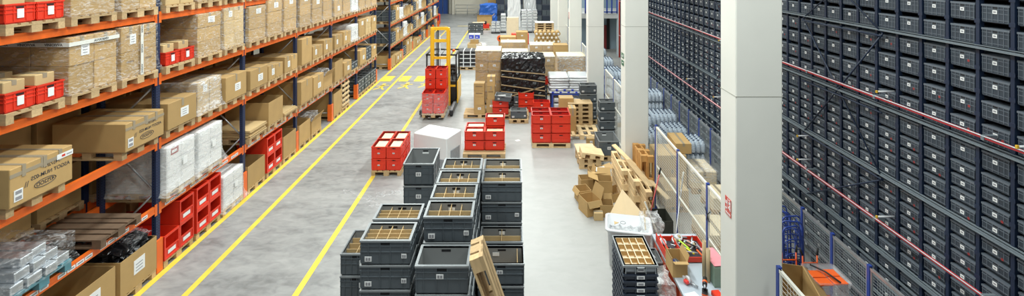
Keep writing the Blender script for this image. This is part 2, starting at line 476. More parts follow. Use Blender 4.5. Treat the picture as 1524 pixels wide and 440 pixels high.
def crate(kind, loc, rz, label, cat='crate', group=None):
    C = {
        'grey': (crate_fn('plastic_crate', .60, .40, .31, GREY, GREYR, GREYI, [('f', -.20, .05, .08, .06), ('f', .22, .09, .06, .055)]), ),
        'grey_plain': (crate_fn('plastic_crate', .60, .40, .31, GREY, GREYR, GREYI, [('f', -.02, .17, .08, .05)]), ),
        'grey43': (crate_fn('plastic_crate', .60, .40, .31, GREY, GREYR, GREYI, [('f', -.20, .05, .08, .06), ('f', .22, .09, .06, .055), ('b', 0, .20, .08, .035)], (4, 4)), ),
        'grey42': (crate_fn('plastic_crate', .60, .40, .31, GREY, GREYR, GREYI, [('f', -.20, .05, .08, .06), ('f', .22, .09, .06, .055), ('b', 0, .20, .08, .035)], (4, 2)), ),
        'grey22': (crate_fn('plastic_crate', .60, .40, .31, GREY, GREYR, GREYI, [('f', -.20, .05, .08, .06), ('b', 0, .20, .08, .05)], (2, 2)), ),
        'grey_split': (crate_fn('plastic_crate', .60, .40, .31, GREY, GREYR, GREYI, [('f', -.02, .17, .08, .05), ('b', -.08, .18, .09, .05)], None, lambda r_: MB().box(.205, .211, -.165, .165, .034, .285, CARD2).box(-.26, .26, -.165, .165, .033, .06, CARDIN).build('cardboard_divider', r_)), ),
        'grey_rot': (crate_fn('plastic_crate', .40, .60, .31, GREY, GREYR, GREYI, [('f', .12, .15, .10, .07)], (2, 4)), ),
        'grey_big': (crate_fn('plastic_crate', .60, .80, .39, GREY, GREYR, GREYI, [('f', 0, .17, .1, .07), ('b', 0, .29, .13, .03)]), ),
        'grey_low': (crate_fn('plastic_crate', .60, .40, .20, GREY, GREYR, GREYI, [('f', -.15, .06, .07, .05)]), ),
        'red': (crate_fn('red_plastic_crate', .40, .60, .32, REDP, REDP, REDI, [('f', 0, .13, .06, .035)]), ),
        'red_side': (crate_fn('red_plastic_crate', .60, .40, .25, REDP, REDP, REDI, [('f', 0, .13, .06, .04)]), ),
        'red_rack': (crate_fn('red_plastic_crate', .60, .40, .26, REDP, REDP, REDI, [('r', 0, .07, .085, .12)]), ),
        'grey_rack': (crate_fn('plastic_crate', .60, .40, .28, GREY, GREYR, GREYI, [('r', 0, .12, .06, .05)]), ),
        'red_big': (crate_fn('red_plastic_crate', .60, .40, .29, REDP, REDP, REDI, [('f', 0, .15, .08, .045)]), ),
        'red_plain': (crate_fn('red_plastic_crate', .60, .40, .29, REDP, REDP, REDI, []), ),
    }
    return proto(('crate', kind), C[kind][0], loc, rz, label, cat, group)


def carton(sx, sy, sz, loc, rz, label, cat='cardboard box', group=None, m=CARD, tape=True, lab=None, prnt=None, name='cardboard_box', cache=None, rot=None):
    """closed carton; lab/prnt = faces 'r' (+x) or 'f' (-y)"""
    key = ('carton', sx, sy, sz, m.name, tape, lab, prnt)
    def fn():
        b = MB(); b.cbox(-sx / 2, sx / 2, -sy / 2, sy / 2, 0, sz, m, .007)
        r = b.build(name)
        if tape:
            t = MB(); e = .0025; L = sz * .28
            if sx > sy:
                t.box(-sx / 2 - e, sx / 2 + e, -.03, .03, sz - L, sz + e, TAPE)
            else:
                t.box(-.03, .03, -sy / 2 - e, sy / 2 + e, sz - L, sz + e, TAPE)
                t.box(sx / 2 - .02, sx / 2 + e, -sy / 2 + .01, sy / 2 - .01, sz * .80, sz * .88, TAPE)
            t.build('packing_tape', r)
        if lab:
            t = MB()
            w, hh = min(.22, sy * .34), min(.17, sz * .45)
            if lab == 'r':
                x = sx / 2; t.box(x, x + .005, -w / 2 + .05, w / 2 + .05, sz * .3, sz * .3 + hh, PAPER)
                for q in range(3): t.box(x + .005, x + .0065, -w * .3 + .05, w * .25 + .05, sz * .3 + hh * (.2 + .25 * q), sz * .3 + hh * (.27 + .25 * q), INKG)
            else:
                w = min(.12, sx * .3); y = -sy / 2; t.box(-w / 2, w / 2, y - .005, y, sz * .5, sz * .5 + w * .7, PAPER)
                t.box(-w * .3, w * .3, y - .006, y - .005, sz * .5 + w * .2, sz * .5 + w * .4, INKG)
            t.build('shipping_label', r)
        if prnt:
            t = MB()
            if prnt == 'r':
                x = sx / 2
                for q in range(5): t.box(x, x + .002, -sy * .2 + q * sy * .08, -sy * .2 + q * sy * .08 + sy * .06, sz * .58, sz * .58 + .03, PRINT)
            elif prnt == 'dots':
                for q in range(7):
                    u = -sx / 2 + sx * (q + .5) / 7
                    for zz in (.06, .94): t.box(u - .022, u + .022, -sy / 2 - .003, -sy / 2, sz * zz - .012, sz * zz + .012, PRINT)
            else:
                y = -sy / 2
                for q in range(6): t.box(-sx * .33 + q * sx * .11, -sx * .33 + q * sx * .11 + sx * .08, y - .002, y, sz * .55, sz * .55 + .045, PRINT)
            t.build('printed_lettering', r)
        return r
    return proto(key, fn, loc, rz, label, cat, group, rot)


def open_carton(sx, sy, sz, loc, rz, label, m=CARD, flaps=(), group=None, lab=None, fill=None, cat='cardboard box'):
    b = MB(); X, Y, t = sx / 2, sy / 2, .008
    b.box(-X, X, -Y, -Y + t, 0, sz, m); b.box(-X, X, Y - t, Y, 0, sz, m); b.box(-X, -X + t, -Y + t, Y - t, 0, sz, m); b.box(X - t, X, -Y + t, Y - t, 0, sz, m)
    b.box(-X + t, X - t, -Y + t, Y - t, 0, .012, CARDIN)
    r = b.build('open_cardboard_box', None, loc, rz); tag(r, label, cat, group)
    for (side, length, ang) in flaps:
        f = MB(); a = math.radians(ang)
        dz, do = math.sin(a) * length, math.cos(a) * length
        if side == '+x': p = [(X, -Y, sz), (X, Y, sz), (X + do, Y - .01, sz + dz), (X + do, -Y + .01, sz + dz)]
        elif side == '-x': p = [(-X, Y, sz), (-X, -Y, sz), (-X - do, -Y + .01, sz + dz), (-X - do, Y - .01, sz + dz)]
        elif side == '+y': p = [(X, Y, sz), (-X, Y, sz), (-X + .01, Y + do, sz + dz), (X - .01, Y + do, sz + dz)]
        else: p = [(-X, -Y, sz), (X, -Y, sz), (X - .01, -Y - do, sz + dz), (-X + .01, -Y - do, sz + dz)]
        n = (Vector(p[1]) - Vector(p[0])).cross(Vector(p[3]) - Vector(p[0])).normalized() * .006
        q = [Vector(v) - n for v in p]
        f.add([Vector(v) for v in p] + q, [(0, 1, 2, 3), (7, 6, 5, 4), (0, 4, 5, 1), (1, 5, 6, 2), (2, 6, 7, 3), (3, 7, 4, 0)], m); f.build('flap', r)
    if lab:
        f = MB(); f.box(X, X + .004, -.12, .12, sz * .35, sz * .75, PAPER)
        for q in range(3): f.box(X + .004, X + .0055, -.08, .07, sz * (.42 + .09 * q), sz * (.445 + .09 * q), INKG)
        f.build('shipping_label', r)
    return r


def film(x0, x1, y0, y1, z0, z1, label, mt=FILM, skirt=.05, seed=0, amp=.012, top=True, name='stretch_film', res=6):
    rr = random.Random(seed + int(abs(x0 * 131 + y0 * 977 + z0 * 37)))
    cx, cy = (x0 + x1) / 2, (y0 + y1) / 2; m = MB(); nz = res + 1
    nx, ny = res, res
    X, Y = (x1 - x0) / 2, (y1 - y0) / 2
    ring = [(-X + 2 * X * i / nx, -Y) for i in range(nx)] + [(X, -Y + 2 * Y * i / ny) for i in range(ny)] + [(X - 2 * X * i / nx, Y) for i in range(nx)] + [(-X, Y - 2 * Y * i / ny) for i in range(ny)]
    n = len(ring); vs = []
    for k in range(nz + 1):
        z = (z1 - z0) * k / nz; s = skirt * max(0, 1 - k * 6 / res / 1.5) * (1 + .5 * rr.random())
        for (x, y) in ring:
            l = math.hypot(x / X, y / Y) or 1
            q = .004 + amp * rr.random() + s
            vs.append((x + q * (x / X), y + q * (y / Y), z + (rr.uniform(-.012, .012) if k < nz else rr.uniform(0, .006))))
    fs = [(k * n + i, k * n + (i + 1) % n, (k + 1) * n + (i + 1) % n, (k + 1) * n + i) for k in range(nz) for i in range(n)]
    if top:
        g0 = len(vs)
        for j in range(1, ny):
            for i in range(1, nx): vs.append((-X + 2 * X * i / nx + rr.uniform(-.3, .3) * X / nx, -Y + 2 * Y * j / ny, (z1 - z0) + rr.uniform(0, amp)))
        def gi(i, j):
            b_ = nz * n
            if j == 0: return b_ + i
            if i == nx: return b_ + nx + j
            if j == ny: return b_ + nx + ny + (nx - i)
            if i == 0: return b_ + nx + ny + nx + (ny - j)
            return g0 + (j - 1) * (nx - 1) + i - 1
        for j in range(ny):
            for i in range(nx): fs.append((gi(i, j), gi(i + 1, j), gi(i + 1, j + 1), gi(i, j + 1)))
    m.add(vs, fs, mt, amp < .05)
    r = m.build(name, None, (cx, cy, z0)); tag(r, label, 'stretch film'); return r


# ------------------------------------------------------------------ pallet racks on the near side of the lane
RX, RB = -6.57, -7.67        # aisle face, back face
LV = [1.25, 2.45, 3.65, 4.80]
PITCH = 2.8


def rack(name, d0, nb, label, x1=RX, x0=RB, guards=True, strips=True, holes=3, low=True):
    r = empty(name, (x1, d0, 0), 0, label, 'pallet rack')
    def post(y, x, hl, g):
        m = MB(); m.box(x - .08, x, y - .05, y + .05, 0, 8.2, NAVY)
        if hl:
            for k in range(int(5.6 / .05)):
                z = .3 + k * .05
                for dy in (-.025, .025): m.box(x, x + .0015, y + dy - .006, y + dy + .006, z, z + .022, HOLE)
                m.box(x - .05, x - .035, y - .0515, y - .05, z, z + .022, HOLE)
        m.box(x - .11, x + .02, y - .07, y + .07, 0, .012, GALV)
        p = m.build('upright', r)
        if g:
            q = MB(); q.box(x - .02, x + .035, y - .075, y + .075, .02, .62, ORGUARD); q.box(x - .12, x - .02, y - .075, y - .06, .02, .62, ORGUARD)
            q.box(x - .12, x - .02, y + .06, y + .075, .02, .62, ORGUARD); q.build('column_guard', p)
        return p
    L = x1
    for b in range(nb + 1):
        y = b * PITCH
        post(y, 0, b <= holes, guards); post(y, x0 - x1 + .08, b <= 1 and holes > 0, False)
        m = MB(); z = .5; s = 1; bx = x0 - x1 + .05
        while z < 7.5:
            a, c2 = ((bx, y, z), (-.04, y, z + 1.0)) if s > 0 else ((-.04, y, z), (bx, y, z + 1.0))
            m.tube([a, c2], .018, GALV, 5); z += 1.0; s = -s
        m.tube([(bx, y, .3), (-.04, y, .3)], .018, GALV, 5)
        m.build('frame_brace', r)
    for b in range(nb):
        y0, y1 = b * PITCH + .05, (b + 1) * PITCH - .05
        for li, z in enumerate(LV + [6.05]):
            if not low and li == 0: pass
            for (xa, xb) in ((-.055, -.003), (x0 - x1 + .005, x0 - x1 + .057)):
                m = MB(); m.box(xa, xb, y0, y1, z - .12, z, ORANGE); fx = xb if xb > -.01 else xa
                if xb > -.01:
                    m.box(xb, xb + .004, y0, y1, z - .12, z - .092, ORANGE); m.box(xb, xb + .004, y0, y1, z - .03, z, ORANGE)
                    for yy in (y0 - .03, y1 - .03): m.box(xb, xb + .007, yy, yy + .06, z - .17, z + .04, ORANGE)
                p = m.build('beam', r)
                if strips and li == 0 and xb > -.01:
                    k = y0 + .12; g = 0
                    while k < y1 - .2:
                        q = MB(); q.box(xb + .002, xb + .0065, k, k + .13, z - .088, z - .034, PAPER); q.box(xb + .0065, xb + .0075, k + .02, k + .11, z - .07, z - .05, INKG)
                        g += 1; k += .145 + (.12 if g % 4 == 0 else 0)
                        q.build('location_label', p)
    return r


D0 = 8.73 - PITCH
rack('pallet_rack', D0, 6, 'long orange and navy pallet rack beside the yellow lane lines')
rack('pallet_rack', 25.4, 6, 'second orange and navy pallet rack beyond the cross aisle', holes=-1, strips=False)
rack('pallet_rack', D0, 5, 'pallet rack standing back to back behind the long aisle rack', x1=-7.9, x0=-9.0, guards=False, strips=False, holes=-1)

LN = ['floor level', 'lowest shelf', 'second shelf', 'third shelf', 'top shelf']
BN = ['nearest rack bay', 'second rack bay', 'third rack bay', 'fourth rack bay', 'fifth rack bay', 'sixth rack bay']
SN = ['near pallet', 'middle pallet', 'far pallet']
BN2 = ['first bay of far rack', 'second bay of far rack', 'third bay of far rack', 'fourth bay of far rack', 'fifth bay of far rack', 'last bay of far rack']


def where(b, l, s, far=False): return '%s, %s, %s' % (LN[l], (BN2 if far else BN)[b], SN[s])


def slot(b, l, s, far=False):
    y = (25.4 if far else D0) + b * PITCH + .05 + .45 + s * .9
    z = 0 if l == 0 else LV[l - 1]
    if l == 0: return (-7.13, y, 0.002)
    return (-7.09, y, z)


def on_pallet(b, l, s, far=False, wood=WOOD):
    x, y, z = slot(b, l, s, far)
    pallet((x, y, z + .001), 0, 'wooden pallet, ' + where(b, l, s, far), wood)
    return x, y, z + .146


def ld(kind, b, l, s, far=False, **k):
    ll = l
    W = where(b, l, s, far)
    x, y, z = on_pallet(b, l, s, far, k.get('wood', WOOD))
    xf = x + .60
    if kind == 'stack':
        ny, nz, h = k.get('ny', 1), k.get('nz', 3), k.get('h', .8); nx = k.get('nx', 2 if (b == 0 and not far and ll > 2) else 1); wy = k.get('wy', .78); mm = k.get('m', CARD)
        names = {1: [''], 2: ['bottom ', 'top '], 3: ['bottom ', 'middle ', 'top '], 4: ['bottom ', 'second ', 'third ', 'top ']}[nz]
        cw, ch, cx = wy / ny, h / nz, 1.16 / nx
        for iz in range(nz):
            for iy in range(ny):
                for ix in range(nx):
                    jj = R.uniform(-.006, .006)
                    depth = 'front ' if ix == 0 else ('back ' if nx == 2 else '')
                    side = '' if ny == 1 else ('nearer ' if iy == 0 else 'farther ')
                    carton(round(cx - .008, 3), round(cw - .008, 3), round(ch - .003, 3), (xf - .02 - cx * (ix + .5) + jj, y - wy / 2 + cw * (iy + .5), z + ch * iz), 0,
                           '%s%s%scardboard box, %s' % (names[iz], side, depth, W), m=mm, tape=(iz == nz - 1),
                           lab='r' if (ix == 0 and iz == nz - 1 and iy == 0 and k.get('lab', True)) else None, prnt='r' if (ix == 0 and k.get('prnt') ) else None)
        if k.get('film', True):
            film(xf - .02 - 1.16, xf - .02, y - wy / 2, y + wy / 2, z, z + h, 'clear stretch film around boxes, ' + W, k.get('fm', FILM), .05)
    elif kind == 'red':
        for i, q in enumerate(('nearer', 'farther')):
            yy = y - .205 + .41 * i
            crate('red_rack', (xf - .31, yy, z), 0, 'red plastic crate, %s one, %s' % (q, W))
            crate('red_rack', (xf - .92, yy, z), 0, 'red plastic crate behind the %s one, %s' % (q, W))
            if k.get('fill', True):
                carton(.34, .28, .22, (xf - .27, yy, z + .17), 0, 'small carton in %s red crate, %s' % (q, W), m=CARD2)
                carton(.34, .28, .22, (xf - .87, yy, z + .17), 0, 'small carton in hind %s red crate, %s' % (q, W), m=CARD2)
    elif kind == 'grey':
        nz = k.get('nz', 2)
        for iz in range(nz):
            for i, q in enumerate(('nearer', 'farther')):
                yy = y - .205 + .41 * i
                for j, dpt in enumerate(('front', 'back')):
                    crate('grey_rack', (xf - .31 - .61 * j, yy, z + .281 * iz), 0, '%s %s grey crate, %s row, %s' % (q, dpt, 'lower' if iz == 0 else 'upper', W))
    elif kind == 'long':
        h = k.get('h', .45); mm = k.get('m', CARD)
        return carton(1.22, k.get('wy', .82), h, (xf - .61 + k.get('dx', .03), y, z), 0, '%s, %s' % (k.get('desc', 'large closed cardboard carton with white label'), W), m=mm, lab=k.get('lab', 'r'))
    elif kind == 'halves':
        h = k.get('h', .42)
        for i, q in enumerate(('nearer', 'farther')):
            carton(1.16, .385, h - .03 * i, (xf - .58, y - .2 + .4 * i, z), 0, '%s closed carton, %s' % (q, W), lab='r' if i == 0 else None)
    elif kind == 'open':
        h = k.get('h', .5)
        open_carton(1.16, k.get('wy', .78), h, (xf - .58, y, z), 0, '%s, %s' % (k.get('desc', 'open topped cardboard box'), W), flaps=k.get('flaps', ()), lab=k.get('lab'))
    elif kind == 'flats':
        n = k.get('n', 8)
        for i in range(n):
            t = .022; m = MB(); m.box(-.56, .56, -.38, .38, 0, t - .003, CARD2)
            q = m.build('flat_cardboard_sheet', None, (xf - .57 + R.uniform(-.03, .03), y + R.uniform(-.02, .02), z + i * t), R.uniform(-.03, .03))
            tag(q, '%s flattened cardboard sheet from below, %s' % (ORD[i], W), 'cardboard sheet', 'flattened sheets, ' + W)
    elif kind == 'white':
        h = k.get('h', .8); m = MB(); m.cbox(-.58, .58, -.39, .39, 0, h, WHITEB, .012)
        q = m.build('white_carton', None, (xf - .58, y, z)); tag(q, 'white boxed load, ' + W, 'box')
        t = MB()
        for zz in (h * .33, h * .67): t.box(.58, .581, -.39, .39, zz, zz + .006, INKG)
        t.box(.58, .581, -.002, .004, 0, h, INKG); t.build('carton_seams', q)
        if k.get('redlab'):
            t = MB(); t.box(.581, .584, -.28, -.08, h - .17, h - .05, mat('dark_red_print', (.35, .03, .02), .5)); t.box(.584, .586, -.26, -.13, h - .14, h - .09, PAPER); t.build('red_framed_label', q)
        t = MB(); t.box(.60, .604, .02, .14, h * .45, h * .62, PAPER); t.build('shipping_label', q)
        film(xf - 1.16, xf, y - .39, y + .39, z - .03, z + h, 'cloudy stretch film around white load, ' + W, FILMW, .08, amp=.006)
    elif kind == 'stuff':
        h = k.get('h', .4)
        open_carton(1.1, .76, h, (xf - .56, y, z), 0, 'torn open box of packaging, ' + W, flaps=(('+x', .22, 60), ('-y', .2, 50)))
        film(xf - 1.0, xf - .15, y - .3, y + .3, z + .02, z + h + .18, 'crumpled plastic sheet in torn box, ' + W, FILMH, .0, amp=.07, name='crumpled_plastic')
    elif kind == 'slats':
        m = MB()
        for iz in range(5):
            m.box(xf - .04, xf, y - .38, y + .38, z + .06 + iz * .19, z + .13 + iz * .19, WOODN)
        for yy in (-.38, -.02, .33): m.box(xf - .08, xf - .04, y + yy, y + yy + .05, z, z + .95, WOODN)
        q = m.build('slatted_wooden_crate', None); q.location = (0, 0, 0); tag(q, 'pale slatted wooden crate, ' + W, 'wooden crate')
    elif kind == 'empty': pass


# nearest bay
ld('red', 0, 4, 0); ld('stack', 0, 4, 1, nz=2, h=.85); ld('stack', 0, 4, 2, nz=2, h=.85, ny=2)
ld('red', 0, 3, 0); ld('stack', 0, 3, 1, nz=2, ny=2, h=.84, wy=.84); ld('stack', 0, 3, 2, nz=2, ny=2, h=.86, prnt=True, fm=FILM)
hand1 = ld('long', 0, 2, 0, h=.50, wy=.86, dx=.08, lab=None, desc='long brown carton with black mirrored handwriting')
hand2 = ld('long', 0, 2, 2, h=.47, wy=.86, dx=.08, lab=None, desc='long taped carton with black handwriting and corner label')
# second bay
ld('stack', 1, 4, 0, nz=2, ny=2, h=.6, film=False, m=CARD2); ld('stack', 1, 4, 1, nz=2, h=.6); ld('white', 1, 4, 2, h=.7)
ld('red', 1, 3, 0); ld('stack', 1, 3, 1, nz=3, h=.88); ld('stack', 1, 3, 2, nz=3, ny=2, h=.92, m=CARD2)
ld('long', 1, 2, 0, h=.50, wy=.80); ld('stack', 1, 2, 1, nz=2, ny=2, h=.66, fm=FILMH, m=CARD2); ld('long', 1, 2, 2, h=.55)
ld('white', 1, 1, 0, h=.86, redlab=True); ld('white', 1, 1, 1, h=.84)
ld('white', 1, 0, 2, h=.74)
# third bay
for s in range(3): ld('stack', 2, 3, s, nz=3, h=(.86, .95, .98)[s])
for s in range(3): ld('stack', 2, 4, s, nz=2, h=.7)
ld('long', 2, 2, 0, h=.48); ld('halves', 2, 2, 1, h=.40); ld('halves', 2, 2, 2, h=.46)
ld('flats', 2, 1, 0, n=9); ld('open', 2, 1, 1, h=.62, desc='tall open cardboard box facing the lane'); ld('flats', 2, 1, 2, n=3)
ld('open', 2, 0, 0, h=.55, wy=.80, desc='big open carton standing just past the second upright'); ld('open', 2, 0, 2, h=.62)
# fourth bay
for s in range(3): ld('stack', 3, 3, s, nz=(3, 2, 3)[s], h=(.98, .9, .92)[s])
for s in range(3): ld('stack', 3, 4, s, nz=2, h=.7)
ld('long', 3, 2, 0, h=.80, wy=.72, lab=None, desc='tall plain carton with banded front'); ld('halves', 3, 2, 1, h=.42); ld('halves', 3, 2, 2, h=.48)
ld('long', 3, 1, 0, h=.70, lab=None, desc='tall brown carton with sloping top edge'); ld('long', 3, 1, 1, h=.62); ld('stuff', 3, 1, 2)
ld('open', 3, 0, 0, h=.6, desc='worn open carton beside the lane line'); ld('stuff', 3, 0, 1)
# fifth bay
ld('stack', 4, 3, 0, nz=1, h=.6); ld('stack', 4, 3, 1, nz=2, h=.8); ld('white', 4, 3, 2, h=.8)
for s in range(3): ld('stack', 4, 4, s, nz=2, h=.7)
ld('halves', 4, 2, 0, h=.5); ld('halves', 4, 2, 1, h=.5); ld('white', 4, 2, 2, h=.62)
ld('open', 4, 1, 0, h=.72); ld('long', 4, 1, 1, h=.5); ld('grey', 4, 1, 2, nz=1)
ld('open', 4, 0, 0, h=.8, desc='large open carton behind orange guard'); ld('slats', 4, 0, 1)
# sixth bay
for s in range(3): ld('stack', 5, 3, s, nz=2, h=.66)
for s in range(3): ld('stack', 5, 4, s, nz=2, h=.7)
ld('stack', 5, 2, 0, nz=2, h=.72, film=False); ld('stack', 5, 2, 1, nz=3, ny=2, h=.7, film=False, m=CARD2); ld('stack', 5, 2, 2, nz=2, h=.66, film=False)
ld('long', 5, 1, 0, h=.62); ld('grey', 5, 1, 1, nz=2); ld('stack', 5, 1, 2, nz=2, h=.5, film=False)
for s in range(3): ld('grey', 5, 0, s, nz=2)

# far rack
FK = {4: ['stack', 'stack', 'white', 'stack', 'open', 'stack'], 3: ['stack', 'open', 'stack', 'stack', 'halves', 'stack'], 2: ['white', 'stuff', 'grey', 'halves', 'stack', 'stuff'],
      1: ['stuff', 'grey', 'halves', 'stack', 'white', 'stuff'], 0: ['open', 'stack', 'long', 'grey', 'halves', 'stack']}
for b in range(6):
    for l in range(5):
        for s in range(3):
            kd = FK[l][(b * 3 + s * 2 + l) % 6]
            if b >= 3 and (s == 2 or l == 4): continue
            kw = dict(h=.55 + .3 * R.random()) if kd in ('stack', 'white', 'open') else {}
            if kd == 'stack': kw['nz'] = 2; kw['nx'] = 1; kw['film'] = R.random() < .5
            ld(kd, b, l, s, True, **kw)

# loads of the back-to-back rack, seen only as darkness between the front loads
for b in range(3):
    for l in range(4):
        for s in range(3):
            y = D0 + b * PITCH + .5 + s * .9; z = 0.002 if l == 0 else LV[l - 1] + .001
            h = (.75, .9, .62)[(b + l + s) % 3]
            W = '%s of the rack behind, %s, %s' % (LN[l], ('first bay', 'second bay', 'third bay', 'fourth bay', 'fifth bay')[b], SN[s].split()[0])
            if l == 0 and (b + s) % 3 == 0: continue
            pallet((-8.45, y, z), 0, 'pallet under a carton, ' + W, WOOD)
            carton(1.10, .8, h, (-8.45, y, z + .146), 0, 'big carton in shadow, ' + W, tape=(s == 1))

# handwriting and stickers on the two long cartons
def wr(parent, txt, y, z, size, x, mirror=True, tilt=0, name='handwriting', mt=INK):
    c = bpy.data.curves.new(name, 'FONT'); c.body = txt; c.size = size; c.align_x = 'CENTER'; c.materials.append(mt); c.offset = .001
    tmp = bpy.data.objects.new('tmp_text', c); COL.objects.link(tmp); me = bpy.data.meshes.new_from_object(tmp); me.name = name
    bpy.data.objects.remove(tmp); bpy.data.curves.remove(c)
    if not me.materials: me.materials.append(mt)
    o = bpy.data.objects.new(name, me); COL.objects.link(o); o.parent = parent; o.location = (x, y, z)
    o.rotation_euler = (PI / 2, tilt, PI / 2); o.scale = (-1 if mirror else 1, 1, 1); return o
def ell(parent, y, z, ry, rz_, x):
    m = MB(); m.tube([(x, y + ry * math.cos(a * PI / 12), z + rz_ * math.sin(a * PI / 12)) for a in range(25)], .004, INK, 5, False); m.build('handwriting', parent)
for i, hb in enumerate((hand1, hand2)):
    x = .613; s = 1 - .08 * i
    wr(hb, 'F4572N', .13, .34 * s, .065 * s, x); wr(hb, 'ASGOT NUM-02S', .11, .245 * s, .072 * s, x); wr(hb, '47S2OD', .03, .13 * s, .07 * s, x)
    ell(hb, .03, .152 * s, .15, .05, x); wr(hb, '//', -.22, .19, .1, x, False)
    m = MB(); m.box(.611, .616, -.38, -.27, .06, .21, PAPER)
    for zz in (.075, .15): m.box(.616, .6175, -.365, -.285, zz, zz + .045, INKG)
    m.build('barcode_label', hb)
    m = MB(); m.box(.611, .614, -.43, .43, .36 * s + .02, .41 * s + .02, TAPE)
    for yy in (-.28, 0, .22): m.box(-.3, .616, yy, yy + .05, .30 * s + .05, .5 - i * .03 + .004, TAPE); 
    m.build('brown_tape_strip', hb)
    if i == 0:
        m = MB(); m.box(.614, .618, .19, .43, .37, .44, PAPER); m.box(.618, .6195, .26, .31, .39, .42, SIGNR); m.box(.618, .6195, .33, .41, .395, .41, INKG); m.build('long_white_sticker', hb)
# printed tape round the wrapped box above, and a vertical one on its neighbour
r = empty('printed_tape_band', slot(0, 3, 1), 0, 'white printed tape band around wrapped boxes, third shelf, nearest rack bay', 'tape')
m = MB(); m.box(.602, .606, -.44, .44, .86, .92, TAPEW); m.box(-.60, .606, -.446, -.442, .86, .92, TAPEW); m.build('tape_strip', r)
for xx in (-.42, -.02, .38): 
    c = wr(r, 'VINIOIVVA', 0, 0, .055, 0, False, name='tape_print'); c.rotation_euler = (PI / 2, 0, 0); c.location = (xx, -.449, .872)
wr(r, 'VINIOIVVA', .1, .872, .055, .608, True, name='tape_print')
r = empty('printed_tape_band', slot(0, 3, 2), 0, 'upright white printed tape on wrapped boxes beside the blue upright', 'tape')
m = MB(); m.box(.600, .606, -.01, .05, .14, 1.0, TAPEW); m.build('tape_strip', r)
for zz in (.25, .6, .95):
    c = wr(r, 'INIOVA', 0, 0, .045, 0, True, name='tape_print'); c.rotation_euler = (0, PI / 2, 0); c.location = (.608, -.0, zz)

# steel profiles on a teal pallet, lowest shelf of the nearest bay
x, y, z = slot(0, 1, 0)
pallet((x, y + .1, z + .001), 0, 'teal painted pallet under the steel profiles', TEAL)
k = 0
for row in range(3):
    for i in range(4 - row):
        wd = .17 + .03 * ((i + row) % 2); L = 1.05 + .05 * ((i * 7 + row) % 3)
        m = MB(); m.cbox(-L / 2, L / 2, -wd / 2, wd / 2, 0, .125, STEEL, .006); m.box(L / 2, L / 2 + .001, -wd / 2 + .02, wd / 2 - .02, .02, .105, GALV)
        q = m.build('steel_profile', None, (x + .05 - .06 * row, y - .24 + .21 * i + .10 * row, z + .147 + row * .128)); 
        tag(q, 'shiny steel profile, %s of %s layer up on teal pallet' % (ORD[i], ORD[row]), 'steel profile', 'steel profiles on the teal pallet')
film(x - .5, x + .62, y - .36, y + .52, z + .15, z + .54, 'torn clear film over the steel profiles', FILM, .03)
# empty timber on the lowest shelf behind
for i in range(1):
    pallet((-7.05 + .02 * i, slot(0, 1, 1)[1] + .45, LV[0] + .001 + .146 * i), .0, 'dark empty pallet on lowest shelf behind the steel profiles', WOODD)
# floor of nearest bay
x, y, z = on_pallet(0, 0, 1); open_carton(1.18, .8, .62, (x + .02, y, z), 0, 'open brown carton on floor under labelled beam, nearest rack bay', lab=True)
x, y, z = on_pallet(0, 0, 2); bc = open_carton(1.18, .8, .60, (x + .02, y, z), 0, 'open carton full of black plastic beside orange post guard', lab=True)
film(x - .48, x + .44, y - .26, y + .26, z + .05, z + .70, 'crumpled black plastic stuffed in open carton', BLKF, 0, amp=.12, name='black_plastic_sheet', res=12)
film(x - .1, x + .44, y + .0, y + .28, z + .5, z + .78, 'clear crumpled plastic over black sheet in carton', FILM, 0, amp=.10, name='clear_plastic_sheet')
# red box pallets with open fronts on floor of second bay, and third bay
def red_box_fn():
    m = MB(); X, Y, h, t = .40, .2, .46, .02
    m.box(-X, X, -Y, Y, 0, .03, REDP); m.box(-X, -X + t, -Y, Y, .03, h, REDP); m.box(-X + t, X, -Y, -Y + t, .03, h, REDP); m.box(-X + t, X, Y - t, Y, .03, h, REDP)
    m.box(X - t, X, -Y + t, Y - t, .03, h * .42, REDP); m.box(X - .01, X + .012, -Y, Y, h - .04, h, REDP)
    m.box(X - .01, X + .012, -Y, Y, 0, .035, REDP); m.box(X - .01, X + .012, -Y, -Y + .03, 0, h, REDP); m.box(X - .01, X + .012, Y - .03, Y, 0, h, REDP); m.box(X, X + .012, -Y, Y, h * .40, h * .46, REDP)
    r = m.build('red_picking_bin')
    q = MB(); q.box(X + .002, X + .006, -.1, .1, .08, .15, PAPER); q.build('paper_label', r)
    return r
def redbin(loc, label): return proto('redbin', red_box_fn, loc, 0, label, 'picking bin')
RW = ['nearest', 'second', 'third', 'fourth']
for s in range(2):
    x, y, z = on_pallet(1, 0, s)
    for i in range(2):
        for j in range(2):
            if s == 0 and i == 0 and j == 1: continue
            redbin((x + .2, y - .205 + .41 * i, z + .462 * j), '%s open fronted red picking bin along floor of second rack bay, %s row' % (RW[s * 2 + i], ('bottom', 'top')[j]))
            if j == 0: redbin((x - .62 + .001, y - .205 + .41 * i, z), 'red picking bin hidden behind the %s bottom one, second rack bay' % RW[s * 2 + i])
x, y, z = on_pallet(2, 0, 1)
for i in range(2):
    for j in range(2): redbin((x + .2, y - .205 + .41 * i, z + .462 * j), '%s %s red picking bin between open cartons, floor of third rack bay' % (('nearer', 'farther')[i], ('bottom', 'top')[j]))

